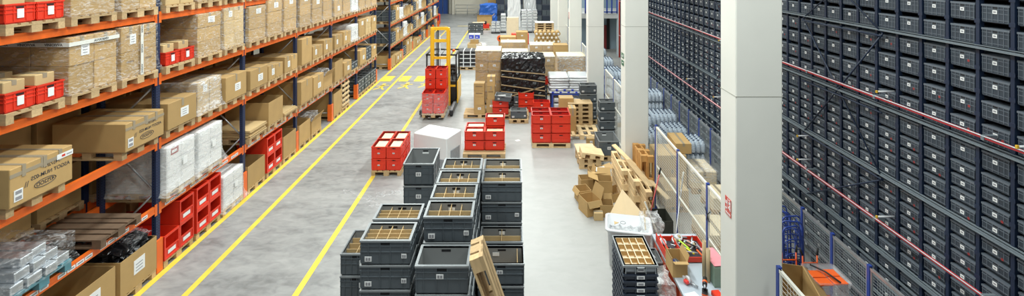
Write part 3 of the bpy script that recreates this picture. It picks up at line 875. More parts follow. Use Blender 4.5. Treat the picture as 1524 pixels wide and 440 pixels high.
# ------------------------------------------------------------------ automated bin wall
XR, SL = 5.65, .0157
def WP(u, off, z): return (XR + SL * u + off, u, z)
WA = -SL
BP = .41
wall = empty('automated_storage_rack', (0, 0, 0), 0, 'tall navy automated storage rack filled with small dark bins', 'storage rack')
U0, NC = 4.95, 51
UEND = U0 + NC * BP
for i in range(NC + 1):
    m = MB(); x, y, z = WP(U0 + i * BP, 0, 0); m.box(x - .03, x + .03, y - .022, y + .022, 0, 7.6, WNAVY)
    if i < 30:
        for zz in [q * .285 + 1.3 for q in range(16)]: m.box(x - .036, x - .03, y - .034, y + .034, zz, zz + .05, WNAVY)
    m.build('upright', wall)
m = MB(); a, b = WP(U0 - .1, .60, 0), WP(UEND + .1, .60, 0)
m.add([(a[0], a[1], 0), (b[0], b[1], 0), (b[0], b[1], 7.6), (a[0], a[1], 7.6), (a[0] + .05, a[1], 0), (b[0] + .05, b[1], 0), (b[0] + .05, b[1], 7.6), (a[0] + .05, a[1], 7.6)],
      [(0, 1, 2, 3), (7, 6, 5, 4), (3, 2, 6, 7), (0, 3, 7, 4), (1, 5, 6, 2)], VOID); m.build('shade_backing', wall)  # black sheet added behind the bins as painted shade
BZ = [1.27, 2.47, 3.52, 4.70, 5.9]
def along(m, off, z, hh, tt, mt, u0=U0 - .1, u1=UEND + .1):
    a, b = WP(u0, off, z), WP(u1, off, z)
    m.add([(a[0], a[1], z), (b[0], b[1], z), (b[0], b[1], z + hh), (a[0], a[1], z + hh), (a[0] + tt, a[1], z), (b[0] + tt, b[1], z), (b[0] + tt, b[1], z + hh), (a[0] + tt, a[1], z + hh)],
          [(0, 3, 2, 1), (4, 5, 6, 7), (3, 7, 6, 2), (0, 1, 5, 4), (0, 4, 7, 3), (1, 2, 6, 5)], mt)
for z in BZ:
    m = MB(); along(m, -.075, z, .022, .03, RAILG); along(m, -.050, z + .034, .008, .03, RAILG)
    along(m, -.10, z + .0, .010, .02, RAILG)
    m.build('silver_rail', wall)
for z in (1.02, .80, .58, .36, .14):
    m = MB(); along(m, -.06, z, .025, .03, RAILG); m.build('silver_rail', wall)
# diagonal braces on the face
def brace(u0, z0, u1, z1):
    m = MB(); m.tube([WP(u0, -.07, z0), WP(u1, -.07, z1)], .014, WNAVY, 5); m.build('diagonal_brace', wall)
for (ua, ub) in ((7.22, 9.25), (11.3, 13.35), (15.4, 17.45)):
    for (za, zb) in ((1.2, 2.42), (2.42, 4.66), (4.66, 6.0)):
        um = (ua + ub) / 2; zm = (za + zb) / 2
        brace(ua, za, ub, zb) if zb > 3 else None; brace(ub, za, ua, zb)
    for zz in (2.42, 3.44, 4.62):
        m = MB(); m.tube([WP(ua, -.09, zz), WP(ub, -.09, zz)], .016, WNAVY, 5); m.build('brace_strut', wall)

# bins
def bin_fn(h, red):
    def fn():
        m = MB(); X, Y = .26, .160
        m.box(-X, X, -Y, Y, .0, h - .018, BIN); m.box(-X - .006, X, -Y - .006, Y + .006, h - .022, h, BINR)
        for zz in ((.03, h * .5, h - .055) if h > .18 else (.02, h - .05)): m.box(-X - .005, -X, -Y, Y, zz, zz + .006, BINR)
        for fy in (-.94, -.62, -.22, .22, .62, .94): m.box(-X - .005, -X, fy * Y - .003, fy * Y + .003, .01, h - .02, BINR)
        m.box(-X - .0015, -X, -.028, .028, h - .050, h - .030, BINH)
        r = m.build('storage_bin')
        q = MB(); zc = h * (.60 if h > .18 else .42); q.box(-X - .009, -X - .005, -.026, .026, zc - .022, zc + .022, PAPER); q.box(-X - .0100, -X - .009, -.016, .016, zc - .010, zc + .010, INKG); q.build('paper_label', r)
        if red:
            q = MB(); yy = -.085; n = 10; q.add([(-X - .008, yy + .017 * math.cos(2 * PI * i / n), zc - .035 + .017 * math.sin(2 * PI * i / n)) for i in range(n)], [tuple(range(n))[::-1]], mat('dull_red_mark', (.30, .03, .03), .6)); q.build('red_sticker', r)
        return r
    return fn
rows = []
for (t, zs, h, tn) in (('a', [4.745 + .285 * k for k in range(4)], .212, 'top tier'), ('b', [3.57 + .285 * k for k in range(4)], .212, 'upper tier'),
                       ('c', [2.52 + .18 * k for k in range(4)], .135, 'middle tier'), ('c', [3.245], .22, 'middle tier'), ('d', [1.32 + .188 * k for k in range(6)], .14, 'lower tier'),
                       ('e', [.17 + .22 * k for k in range(5)], .12, 'lowest tier')):
    for zi, z in enumerate(zs): rows.append((z, h, tn, t, 4 if (t == 'c' and h > .2) else zi))
cand = []
for i in range(NC):
    u = U0 + (i + .5) * BP
    for (z, h, tn, t, rown) in rows:
        x = WP(u, 0, z)[0]; px = CX + x * F / u; py = CY + (H - z - h / 2) * F / u
        vis = -5 < px < 1545 and -12 < py < 452
        for cdp in COLS:
            if u > cdp:
                l, rr_ = CX + 2.87 * F / (cdp + .447), CX + 3.47 * F / cdp
                if l + 3 < px < rr_ - 4: vis = False
        if u > 12.5 and z < 1.3 + .04 * (u - 12.5): vis = False
        if t == 'e': sc_ = -u - 6
        else: sc_ = -u
        cand.append((vis, sc_, i, u, z, h, tn, t, R.random() < .38 and t in 'bcd', rown))
cand.sort(key=lambda q: (not q[0], -q[1]))
for n_, (vis, sc_, i, u, z, h, tn, t, red, rown) in enumerate(cand[:300]):
    kind = 'tall' if h > .2 else 'shallow'
    gl = '%s bin%s, %s row of %s, %s column from near end' % (kind, ' with red mark' if red else '', ORD[rown], tn, ORD[i])
    proto(('bin', h, red), bin_fn(h, red), WP(u, .245 + R.uniform(0, .008), z), WA, gl, 'storage bin', 'small dark bins on the storage wall')
m = MB()
for (vis, sc_, i, u, z, h, tn, t, red, rown) in cand[300:]:
    x, y, _ = WP(u, 0, 0)
    m.box(x, x + .5, y - .160, y + .160, z, z + h - .02, BIN); m.box(x - .006, x + .5, y - .165, y + .165, z + h - .022, z + h, BINR)
    for fy in (-.94, -.3, .3, .94): m.box(x - .005, x, y + fy * .16 - .003, y + fy * .16 + .003, z + .01, z + h - .02, BINR)
    zc = z + h * .5; m.box(x - .008, x - .005, y - .024, y + .024, zc - .02, zc + .02, PAPER)
o = m.build('distant_storage_bins'); tag(o, 'remaining dark bins filling the far end of the storage wall', 'storage bins'); o['kind'] = 'stuff'
# inner supports behind the uprights, coloured near-black as shade between the rows
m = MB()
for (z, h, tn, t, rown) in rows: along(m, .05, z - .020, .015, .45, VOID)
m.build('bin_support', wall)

# red rails, each with a thin white line beside it
for (z, lb) in ((3.68, 'upper'), (1.80, 'lower')):
    m = MB(); pts = [WP(u, -.16, z) for u in (U0 - .1, UEND)]; m.tube(pts, .022, RAILR, 8)
    r = m.build('red_guard_rail'); tag(r, '%s red pipe rail running along the bin wall' % lb, 'rail')
    m = MB(); m.tube([WP(u, -.185, z + .02) for u in (U0 - .1, UEND)], .008, WHITEP, 6); m.build('white_rail_line', r)
    m = MB()
    for q in range(12): 
        a = WP(U0 + .6 + q * 1.7, -.16, z); m.box(a[0] - .03, a[0] + .13, a[1] - .02, a[1] + .02, z - .03, z + .03, RAILG)
    m.build('rail_bracket', r)
# sprinkler arms
for ni, (px, py, off) in enumerate(((1187, 202, -.3), (1305, 136, -.3), (1187, 237, -.3), (1305, 322, -.3), (1070, 60, -.3), (1022, 117, -.3), (1062, 144, -.3), (1514, 218, -.3))):
    xx = XR - .3; kx = (px - CX) / F
    u = (XR + off) / (kx - SL); z = H - (py - CY) * u / F; 
    if u < 5: u = 5.2
    a = WP(u, off, z); b = WP(u, -.04, z)
    m = MB(); m.tube([b, a], .013, WHITEP, 6); m.tube([(b[0], b[1], b[2] - .12), (a[0] + .14, a[1], a[2])], .005, GALV, 5)
    r = m.build('sprinkler_arm'); tag(r, 'thin yellow tipped metal arm on bin wall, ' + ('upper of two just past nearest column', 'beside upper red rail, middle of near stretch', 'lower of two just past nearest column', 'below it, touching lower red rail', 'highest one seen between the columns', 'middle one seen between the columns', 'lowest one seen between the columns', 'the nearest one, at frame edge')[ni], 'sprinkler arm', 'sprinkler arms on the bin wall')
    m = MB(); m.cbox(a[0] - .015, a[0] + .012, a[1] - .012, a[1] + .012, z - .022, z + .016, mat('yellow_tip', (.75, .45, .03), .5), .003); m.build('yellow_tip', r)


# ------------------------------------------------------------------ mesh fences
def fence(x, sl, ys, ztop, zmid, label, frame, wire, post, near=True, step=.058, name='mesh_fence'):
    r = empty(name, (x, ys[0], 0), 0, label, 'fence')
    def fx(y): return sl * (y - ys[0])
    for y in ys:
        m = MB(); yy = y - ys[0]; m.box(fx(y) - .025, fx(y) + .025, yy - .025, yy + .025, 0, ztop + .02, post); m.box(fx(y) - .06, fx(y) + .06, yy - .06, yy + .06, 0, .01, post)
        m.build('fence_post', r)
    for a, b in zip(ys, ys[1:]):
        m = MB(); ya, yb = a - ys[0], b - ys[0]; xa, xb = fx(a), fx(b)
        def rail(z0, z1, t=.018):
            m.add([(xa - t, ya + .03, z0), (xb - t, yb - .03, z0), (xb - t, yb - .03, z1), (xa - t, ya + .03, z1), (xa + t, ya + .03, z0), (xb + t, yb - .03, z0), (xb + t, yb - .03, z1), (xa + t, ya + .03, z1)],
                  [(0, 3, 2, 1), (4, 5, 6, 7), (3, 7, 6, 2), (0, 1, 5, 4), (0, 4, 7, 3), (1, 2, 6, 5)], frame)
        rail(ztop - .04, ztop); rail(.12, .15)
        if zmid: rail(zmid - .015, zmid + .015, .012)
        for yy in (ya + .03, yb - .055): m.box(xa - .012 + sl * (yy - ya), xa + .012 + sl * (yy - ya), yy, yy + .025, .12, ztop, frame)
        p = m.build('panel_frame', r)
        q = MB(); t = .0017
        n = int((b - a - .1) / step)
        for k in range(1, n):
            yy = ya + .03 + k * step; xx = xa + sl * (yy - ya); q.box(xx - t, xx + t, yy - t, yy + t, .14, ztop - .03, wire)
        z = .16
        while z < ztop - .04:
            q.add([(xa - t, ya + .04, z - t), (xb - t, yb - .04, z - t), (xb - t, yb - .04, z + t), (xa - t, ya + .04, z + t)], [(0, 1, 2, 3)], wire)
            q.add([(xa - t, ya + .04, z + t), (xb - t, yb - .04, z + t), (xb + t, yb - .04, z + t), (xa + t, ya + .04, z + t)], [(0, 1, 2, 3)], wire)
            z += step
        q.build('wire_mesh', p)
    return r
fence(3.36, 0, [6.62 + 1.45 * k for k in range(4)], 1.95, 1.04, 'blue posted mesh fence between the nearest two columns', CREAM, WIRE, BLUEP)
fence(3.36, 0, [12.6 + 1.45 * k for k in range(4)], 1.95, 1.04, 'mesh fence with blue posts behind the second column', CREAM, WIRE, BLUEP)
fence(3.36, 0, [18.4 + 1.4 * k for k in range(4)], 1.95, 1.04, 'distant mesh fence between the third and fourth columns', CREAM, WIRE, BLUEP)
fence(3.36, 0, [24.0 + 1.4 * k for k in range(8)], 1.95, 1.04, 'farthest mesh fence seen as pale slanting wedges', CREAM, WIRE, BLUEP, step=.1)
fence(3.32, 0, [4.3, 5.85], 1.95, None, 'short mesh gate beside the nearest column', CREAM, WIRE, BLUEP)
fence(5.25, SL, [5.30 + .82 * k for k in range(21)], 1.27, .74, 'long grey mesh fence in front of the bin wall', GALV, WIREG, BLUEP, step=.045)

# ------------------------------------------------------------------ grey crate stacks in the foreground
def stack(xc, d, h, top, other, desc, rz=0, ch=.31, extra=None, pal=True, ly=.40, lx=.60, levels=99):
    z0 = .146 if pal else .002
    n = max(1, round((h - z0) / (ch * .99))); p = (h - z0) / n; sc = (p - .0005) / ch
    if pal: pallet((xc, d + ly / 2, .001), PI / 2 if ly > .5 else 0, 'wooden pallet under the ' + desc, WOOD, lx=max(lx, .6), ly=ly)
    names = ['bottom', 'second', 'third', 'fourth', 'fifth', 'sixth', 'seventh', 'eighth', 'ninth', 'tenth']
    for i in range(n):
        k = top if i == n - 1 else other
        nm = 'top' if i == n - 1 else names[i] + (' from the bottom' if i else '')
        o = crate(k, (xc + R.uniform(-.004, .004), d + ly / 2 + R.uniform(-.003, .003), z0 + p * i), rz, '%s crate, %s' % (nm, desc))
        o.scale = (1, 1, sc)
    return z0 + p * n
XA, XB, XC = -.775, -.148, -1.49
stack(XC, 5.51, 2.49, 'grey43', 'grey', 'foreground stack with sixteen compartments')
stack(XC - .01, 6.06, 2.44, 'grey43', 'grey', 'grey stack hidden behind the sixteen compartment one')
stack(-2.20, 6.55, 1.69, 'grey_rot', 'grey_rot', 'lowest narrow stack nearest the yellow line', ly=.60, lx=.40)
stack(XA, 5.20, 2.39, 'grey_plain', 'grey_plain', 'stack topped by an empty crate in front')
stack(XA, 5.69, 2.67, 'grey42', 'grey', 'eight compartment stack just behind the empty crate')
stack(XA, 6.14, 2.67, 'grey42', 'grey', 'second eight compartment stack of the middle row')
stack(XA + .01, 6.57, 2.67, 'grey42', 'grey', 'third eight compartment stack of the middle row')
stack(XA + .02, 7.02, 2.67, 'grey42', 'grey', 'rearmost eight compartment stack of the middle row')
stack(XB, 7.33, 2.53, 'grey22', 'grey', 'rearmost stack of the row beside open floor')
stack(XB, 6.90, 2.53, 'grey22', 'grey', 'tall four compartment stack beside open floor')
stack(XB, 6.46, 1.91, 'grey22', 'grey_plain', 'lower four compartment stack beside open floor')
stack(XB + .01, 6.02, 1.89, 'grey_split', 'grey_plain', 'front stack leaned on by pallet')
stack(-1.81, 9.1, 1.86, 'grey_big', 'grey_big', 'stack of bigger crates beside white wrapped load', ch=.39, ly=.8)

# shallow trays nested beside the workbench
def tray_fn(h, body, rim, ins, nm, div):
    def fn():
        m = crate_mb(.40, .60, h, body, rim, ins, ribs=False, handles=False)
        for fx in (-.17, -.06, .06, .17): m.box(fx - .004, fx + .004, -.299, -.289, .01, h - .02, body)
        for q in range(9): m.box(-.199, -.189, -.26 + q * .065, -.25 + q * .065, .01, h - .02, body)
        r = m.build(nm)
        q = MB(); q.box(-.045, .045, -.303, -.298, h * .35, h * .85, PAPER); q.box(-.03, .03, -.3042, -.303, h * .45, h * .75, INKG); q.build('paper_label', r)
        if div:
            q = MB(); X, Y = .168, .268
            for k in range(5): x = -X + 2 * X * k / 4; q.box(x - .004, x + .004, -Y, Y, .03, h - .014, CARD); q.box(x - .004, x + .004, -Y, Y, h - .014, h - .012, CARDW)
            for k in range(5): y = -Y + 2 * Y * k / 4; q.box(-X, X, y - .004, y + .004, .03, h - .015, CARD); q.box(-X, X, y - .004, y + .004, h - .015, h - .013, CARDW)
            q.box(-X, X, -Y, Y, .03, .036, CARDW); q.build('cardboard_divider', r)  # tan walls, cream floor and edges: cell shading put into the card colours
            q = MB(); q.box(-.05, .05, -.315, -.30, h * .72, h * .84, GREYR); q.box(-.05, -.04, -.315, -.30, h * .4, h * .84, GREYR); q.box(.04, .05, -.315, -.30, h * .4, h * .84, GREYR); q.build('handle', r)
        return r
    return fn
TX, TY = 1.46, 5.63
pallet((TX, TY, .001), PI / 2, 'narrow pallet under the tall pile of dark trays', lx=.6, ly=.4)
nT = 28; z = .147
for i in range(nT):
    proto('tray', tray_fn(.0735, TRAY, TRAY, TRAY, 'shallow_tray', False), (TX, TY, z), 0, 'dark blue tray, %s below the compartment tray beside workbench' % ORD[nT - 1 - i], 'tray', 'dark trays piled beside the workbench'); z += .0735
proto('toptray', tray_fn(.105, mat('pale_grey_tray', (.34, .37, .40), .4), GREYR, CARDIN, 'shallow_tray', True), (TX, TY, z), 0, 'pale grey tray with sixteen cardboard compartments on pile of dark trays', 'tray')

# pallet leaning between the front stacks
def lean(wood, pts, label, rot, loc): return pallet(loc, 0, label, wood, rot=rot)
u_ = Vector((.34, -.05, -.93)).normalized(); w_ = Vector((.12, .85, -.50)); w_ = (w_ - u_ * w_.dot(u_)).normalized(); n_ = u_.cross(w_)
stack(.16, 4.62, 1.56, 'grey_plain', 'grey_plain', 'low stack under the propped pallet')
m1 = pallet((-.40, 5.30, 1.32), 0, 'old wooden pallet propped between foreground crate stacks', WOOD, lx=1.2, ly=.42)
m1.rotation_euler = Matrix((u_, w_, n_)).transposed().to_euler(); m1.location = (-.24, 4.98, 2.12)
# box supporting that pallet
# ------------------------------------------------------------------ red crates on pallets
def redload(cx, cy, cols, rowsn, hs, desc, kind='red', lx=.40, ly=.60, h=.32, rz=0, wood=WOOD, fill=True, palrot=PI / 2, pl=1.2, pw=.8):
    """hs[row][col] = number of crates"""
    pallet((cx, cy, .001), palrot, 'wooden pallet under the ' + desc, wood, lx=pl, ly=pw)
    z0 = .146; nc, nr = cols, rowsn
    rn = ['front', 'rear', 'third']; cn = ['outer', 'inner', 'far'] if nc > 1 else ['single']
    for r_ in range(nr):
        for c_ in range(nc):
            for q in range(hs[r_][c_]):
                x = cx + (c_ - (nc - 1) / 2) * (lx + .005); y = cy + (r_ - (nr - 1) / 2) * (ly + .005)
                crate(kind, (x, y, z0 + q * (h + .0005)), rz, '%s %s red crate, tier %s, %s' % (rn[r_], cn[c_], ('one', 'two', 'three', 'four', 'five')[q], desc))
            if fill and hs[r_][c_]:
                zt = z0 + hs[r_][c_] * h
                for e in range(3): carton(round(lx - .12, 3) if lx > .5 else .27, round((ly - .12) / 3, 3), .10, (x, y - (ly - .12) / 3 + e * (ly - .12) / 3, zt - .14), 0, '%s cream carton inside top %s %s crate, %s' % (('front', 'centre', 'back')[e], rn[r_], cn[c_], desc), m=CARDW, tape=False)
redload(-3.40, 13.3, 2, 2, [[2, 2], [2, 2]], 'red crate load by yellow line')
carton(.3, .3, .3, (-2.78, 13.6, .002), 0, 'small red lidded box behind red crate load by yellow line', m=REDP, tape=False)
# two crate towers left of centre
bx = P(721, 232)
redload(bx[0], bx[1] + .22, 2, 1, [[2, 2]], 'red crate towers holding cream cartons', kind='red_big', lx=.60, ly=.40, h=.29, palrot=0, pl=1.25, pw=.85)
for c_, n_ in ((0, 2), (1, 3)):
    for q in range(n_):
        crate('red_big', (bx[0] + (c_ - .5) * .605, bx[1] + .64, .146 + q * .2905), 0, '%s red crate, tier %s, behind front red crate towers' % (('outer', 'inner')[c_], ('one', 'two', 'three', 'four')[q]))
    carton(.48, .28, .10, (bx[0] + (c_ - .5) * .605, bx[1] + .64, .146 + n_ * .2905 - .13), 0, 'cream carton inside %s top crate behind front red towers' % ('outer', 'inner')[c_], m=CARDW, tape=False)
bx = P(820.5, 220)
for r_ in range(2):
    for c_ in range(2):
        for q in range(3):
            crate('red_big' if c_ == 0 else 'red_plain', (bx[0] + (c_ - .5) * .605, bx[1] + .2 + r_ * .405, .146 + q * .2905), 0, '%s %s red crate, tier %s, square block of twelve' % (('front', 'rear')[r_], ('labelled', 'plain')[c_], ('one', 'two', 'three')[q]))
pallet((bx[0], bx[1] + .4, .001), 0, 'new pallet under the square block of red crates', WOODN)

# ------------------------------------------------------------------ reach truck carrying a wrapped red load
tx, ty = -2.87 - .02, 17.2
pallet((tx, ty + .6, .10), PI / 2, 'pallet carried on the forks of the yellow reach truck')
for r_, n_ in ((0, 2), (1, 4)):
    for c_ in range(2):
        for q in range(n_):
            o = crate('red', (tx + (c_ - .5) * .41, ty + .3 + r_ * .605, .246 + q * .375), 0, '%s red crate, tier %s, %s column on the reach truck' % (('front', 'rear')[r_], ('one', 'two', 'three', 'four')[q], ('outer', 'inner')[c_]))
            o.scale = (1, 1, .374 / .32)
film(tx - .42, tx + .42, ty - .01, ty + 1.22, .20, .98, 'stretch film around red crates on the reach truck', FILMR, .02, top=False)
ft = empty('reach_truck', (tx + .05, ty + 1.4, 0), 0, 'yellow and black reach truck with raised mast in the lane', 'forklift')
m = MB()
for s in (-1, 1):
    m.box(s * .31 - .065, s * .31 + .065, .0, .12, .12, 3.2, YTRUCK); m.box(s * .31 - .03, s * .31 + .03, -.03, .0, .12, 3.15, YTRUCK); m.box(s * .31 + (.065 if s > 0 else -.085), s * .31 + (.085 if s > 0 else -.065), .02, .10, .12, 3.1, mat('yellow_shaded_side', (.85, .40, .02), .4))  # outer mast strips: shaded side put into a darker yellow
m.box(-.31, .31, .02, .10, 3.1, 3.22, YTRUCK); m.box(-.31, .31, .04, .10, 2.62, 2.74, YTRUCK); m.box(-.31, .31, .04, .10, 1.95, 2.05, YTRUCK); m.box(-.31, .31, .04, .10, .3, .45, YTRUCK)
m.build('mast', ft)
m = MB(); m.tube([(-.1, .08, .3), (-.1, .08, 3.1)], .035, BLACK, 8); m.tube([(-.02, .09, .3), (-.02, .09, 2.9)], .02, STEEL, 8); m.tube([(-.17, .09, .3), (-.17, .09, 3.05)], .015, BLACK, 6); m.build('hydraulic_cylinder', ft)
for s in (-1, 1):
    m = MB(); m.cbox(s * .2 - .05, s * .2 + .05, -1.35, 0, .07, .095, STEEL, .004); m.build('fork', ft)
    m = MB(); m.cbox(s * .56 - .07, s * .56 + .07, -1.0, .5, .06, .24, BLACK, .02); m.box(s * .56 - .045, s * .56 + .045, -.95, .1, .24, .255, STEEL)
    q = m.build('outrigger_leg', ft)
    w_ = MB(); w_.tube([(s * .56 - .05, -.85, .10), (s * .56 + .05, -.85, .10)], .10, RUBBER, 16); w_.build('wheel', q)
m = MB(); m.cbox(-.63, .63, .5, 1.6, .10, 1.05, BLACK, .04); m.cbox(.28, .65, .35, 1.5, .2, 1.02, BLACK, .03); m.box(.27, .655, .34, .40, .78, .86, YTRUCK); m.box(.60, .66, .35, 1.58, .12, 1.0, YTRUCK); m.box(.30, .58, .335, .35, .2, .75, BLACK); m.build('truck_body', ft)
m = MB()
for (x, y) in ((-.60, .35), (.60, .35), (-.58, 1.5), (.58, 1.5)): m.tube([(x, y, 1.0 if y > 1 else .3), (x * .98, y, 2.05)], .035, BLACK, 8)
m.tube([(-.6, .3, 2.07), (.6, .3, 2.07)], .035, BLACK, 8); m.tube([(-.6, 1.52, 2.07), (.6, 1.52, 2.07)], .035, BLACK, 8); m.tube([(-.6, .3, 2.07), (-.6, 1.52, 2.07)], .035, BLACK, 8); m.tube([(.6, .3, 2.07), (.6, 1.52, 2.07)], .035, BLACK, 8)
for k in range(5): m.tube([(-.4 + k * .2, .3, 2.08), (-.4 + k * .2, 1.52, 2.08)], .013, BLACK, 6)
m.build('overhead_guard', ft)
m = MB(); m.cbox(.15, .55, .75, 1.25, 1.0, 1.08, BLACK, .02); m.cbox(.18, .52, 1.2, 1.32, 1.05, 1.5, BLACK, .03); m.build('seat', ft)
m = MB(); m.tube([(.42, .5, 1.0), (.42, .62, 1.38)], .02, BLACK, 6); m.tube([(.42 + .13 * math.cos(a * PI / 8), .62 + .1 * math.sin(a * PI / 8), 1.38 + .06 * math.sin(a * PI / 8)) for a in range(17)], .014, BLACK, 6); m.build('steering_wheel', ft)
m = MB(); m.lathe([(.06, 2.1), (.06, 2.16), (.035, 2.19)], ORBRIGHT, 10, .42, .9); m.build('warning_beacon', ft)

# ------------------------------------------------------------------ white wrapped load
c0, c1, c2 = P(614, 197, .9), P(663.5, 206, .9), P(688, 193, .9)
m = MB(); v0, v1, v2 = Vector(c0), Vector(c1), Vector(c2); v3 = v0 + v2 - v1
ctr = (v0 + v2) / 2; rz = math.atan2(v1.y - v0.y, v1.x - v0.x); LX = (v1 - v0).length; LY = (v2 - v1).length
b = MB(); b.cbox(-LX / 2, LX / 2, -LY / 2, LY / 2, 0, .9, WHITEW, .02); o = b.build('wrapped_white_load', None, (ctr.x, ctr.y, .002), rz)
tag(o, 'large bright white plastic wrapped load on open floor', 'wrapped load')
b = MB(); b.cbox(LX / 2, LX / 2 + .02, -.2, LY * .35, .08, .5, mat('dull_silver_foil', (.30, .32, .34), .35, bump=.8), .006); b.cbox(LX / 2 - .5, LX / 2 + .02, -LY / 2 - .02, -LY / 2, .05, .3, MC['dull_silver_foil'], .004); b.build('torn_grey_wrap', o)
film(-1.62, -1.1, 10.6, 11.2, .002, .45, 'heap of grey crumpled foil beside white wrapped load', MC['dull_silver_foil'], .05, amp=.10, name='crumpled_foil')
film(-1.15, -.7, 10.0, 10.6, .002, .55, 'white crumpled plastic behind the grey crate stacks', WHITEW, .05, amp=.10, name='crumpled_white_plastic')

# clear film scraps lying by the yellow line
def scrap(px0, py0, px1, py1, label, n=14, sd=1):
    rr = random.Random(sd); a = Vector(P(px0, py0)); b = Vector(P(px1, py1)); m = MB(); vs = []
    for i in range(n + 1):
        t = i / n; p = a.lerp(b, t); wv = .05 + .12 * rr.random()
        for s in (-1, 0, 1): vs.append((p.x + rr.uniform(-.06, .06), p.y + s * wv, .004 + (rr.random() * .07 if s == 0 else .002)))
    fs = []
    for i in range(n):
        for s in range(2): q = i * 3 + s; fs.append((q, q + 1, q + 4, q + 3))
    m.add(vs, fs, FILM, True); tag(m.build('plastic_film_scrap'), label, 'film scrap')
scrap(512, 284, 560, 298, 'thin clear plastic strip across the yellow line', sd=3)
scrap(545, 300, 597, 318, 'crumpled clear film on floor beside narrow crate stack', sd=5)
scrap(560, 290, 598, 285, 'clear plastic scrap touching bigger crate stack', sd=6)
m = MB(); p = P(770.5, 209); m.box(-.07, .07, -.06, .06, .001, .006, PAPER); tag(m.build('paper_scrap', None, p, .5), 'small white paper scrap on open floor between red crates', 'paper')

# ------------------------------------------------------------------ centre goods
def palwrap(px0, px1, base, ztop, dz, label, m=CARD, nx=2, nz=4, f=FILM, prnt='dots', ny=1, depth=1.0, wood=WOOD, lid=False):
    a = P(px0, base); b = P(px1, base); cx = (a[0] + b[0]) / 2; w = b[0] - a[0]; d = a[1]
    pallet((cx, d + depth / 2, .001), 0, 'wooden pallet under the ' + label, wood, lx=round(w, 2), ly=round(depth, 2))
    hh = (ztop - .146 - (.03 if lid else 0)) / nz; cw = (w - .02) / nx
    nm = ['bottom', 'second', 'third', 'fourth', 'fifth', 'sixth']
    for i in range(nx):
        for k in range(nz):
            carton(round(cw - .006, 3), round(depth - .02, 3), round(hh - .003, 3), (cx - w / 2 + .01 + cw * (i + .5), d + depth / 2 + R.uniform(-.004, .004), .146 + k * hh), 0,
                   '%s %s carton, %s' % ('top' if k == nz - 1 else nm[k], ['outer', 'inner', 'third', 'fourth'][i] if nx > 1 else 'wide', label), m=m, prnt=prnt, tape=False, lab='f' if k % 2 else None)
    if lid:
        q = MB(); q.box(-w / 2, w / 2, -depth / 2, depth / 2, 0, .028, CARDW); tag(q.build('cover_sheet', None, (cx, d + depth / 2, ztop - .029)), 'pale cardboard lid on the ' + label, 'lid')
    if f: film(cx - w / 2, cx + w / 2, d, d + depth, .14, ztop, 'stretch film around the ' + label, f, .03)
    return cx, d, w
palwrap(707, 745.5, 157, 2.22, 0, 'tall dotted carton pallet behind brown box pile', nz=5, depth=1.1, lid=True)
palwrap(789, 826, 105, 1.38, 0, 'dotted carton pallet beyond the black wrapped load', nz=4, lid=True)
palwrap(747, 786, 108, 1.10, 0, 'pale topped carton pallet behind the black wrapped load', nz=4, lid=True)
palwrap(745, 782, 88, 1.02, 0, 'wide low carton pallet in third row', nz=3, lid=True)
palwrap(788, 826, 142, 1.70, 0, 'white topped carton pallet touching the black wrapped load', nz=4, lid=True, m=CARD)
palwrap(830, 872, 132, 1.50, 0, 'film wrapped carton pallet beside third column', nz=3, f=FILMH, lid=True)
palwrap(824, 846, 108, 1.45, 0, 'upright carton pile beside a concrete column', nx=1, nz=3, f=None, depth=.7)
for (a_, b_, base, h, nz, nm) in ((744, 768, 78, 1.0, 2, 'low brown cartons beside orange tape rolls'), (768, 786, 76, 1.25, 2, 'folded brown carton before red sheet')):
    palwrap(a_, b_, base, h, 0, nm, nx=1, nz=nz, f=None, prnt=None, depth=.8)

# brown box pile
a = P(720, 176)
pallet((a[0] - .15, a[1] + .4, .001), 0, 'grey weathered pallet under brown box pile', WOOD)
for (dx, dy, sx, sz, z, n_, pr) in ((-.17, .2, .40, .34, .146, 'front bottom', None), (-.17, .2, .38, .30, .488, 'front second', None), (-.17, .2, .38, .20, .79, 'front third printed', 'f'), (-.17, .2, .40, .30, .992, 'front top', 'f'),
                                    (.27, .25, .36, .52, .146, 'inner bottom', None), (.27, .25, .28, .50, .668, 'inner middle printed', 'f'), (.27, .25, .30, .36, 1.17, 'inner top', None), (-.2, .62, .42, .8, .146, 'rear tall', None)):
    carton(sx, .36, sz, (a[0] + dx, a[1] + dy, z), R.uniform(-.05, .05), '%s carton of brown box pile near the reach truck' % n_, m=CARD, prnt=pr, lab='f' if 'bottom' in n_ or n_ == 'inner top' else None)

# black wrapped load
p = P(779, 172); 
film(p[0] - .80, p[0] + .80, 18.3, 19.5, .15, 2.05, 'bulky black film wrapped load tied with brown straps', BLKF, .06, amp=.07, name='black_wrapped_load', res=18)
pallet((p[0], 18.9, .001), 0, 'pallet under the black wrapped load', lx=1.6, ly=1.2)
r = empty('strap_band', (p[0], 18.2, 0), 0, 'brown fabric straps around the black wrapped load', 'strap')
m_strap = mat('brown_strap', (.45, .33, .18), .6)
for (z0, z1) in ((1.60, 1.46), (1.38, 1.16), (1.05, .82), (.80, .62), (.50, 1.0)):
    m = MB(); m.box(-.86, .86, -.02, -.008, -.018, .018, m_strap); q = m.build('strap', r, (0, 0, (z0 + z1) / 2)); q.rotation_euler = (0, math.atan2(z0 - z1, 1.7), 0)

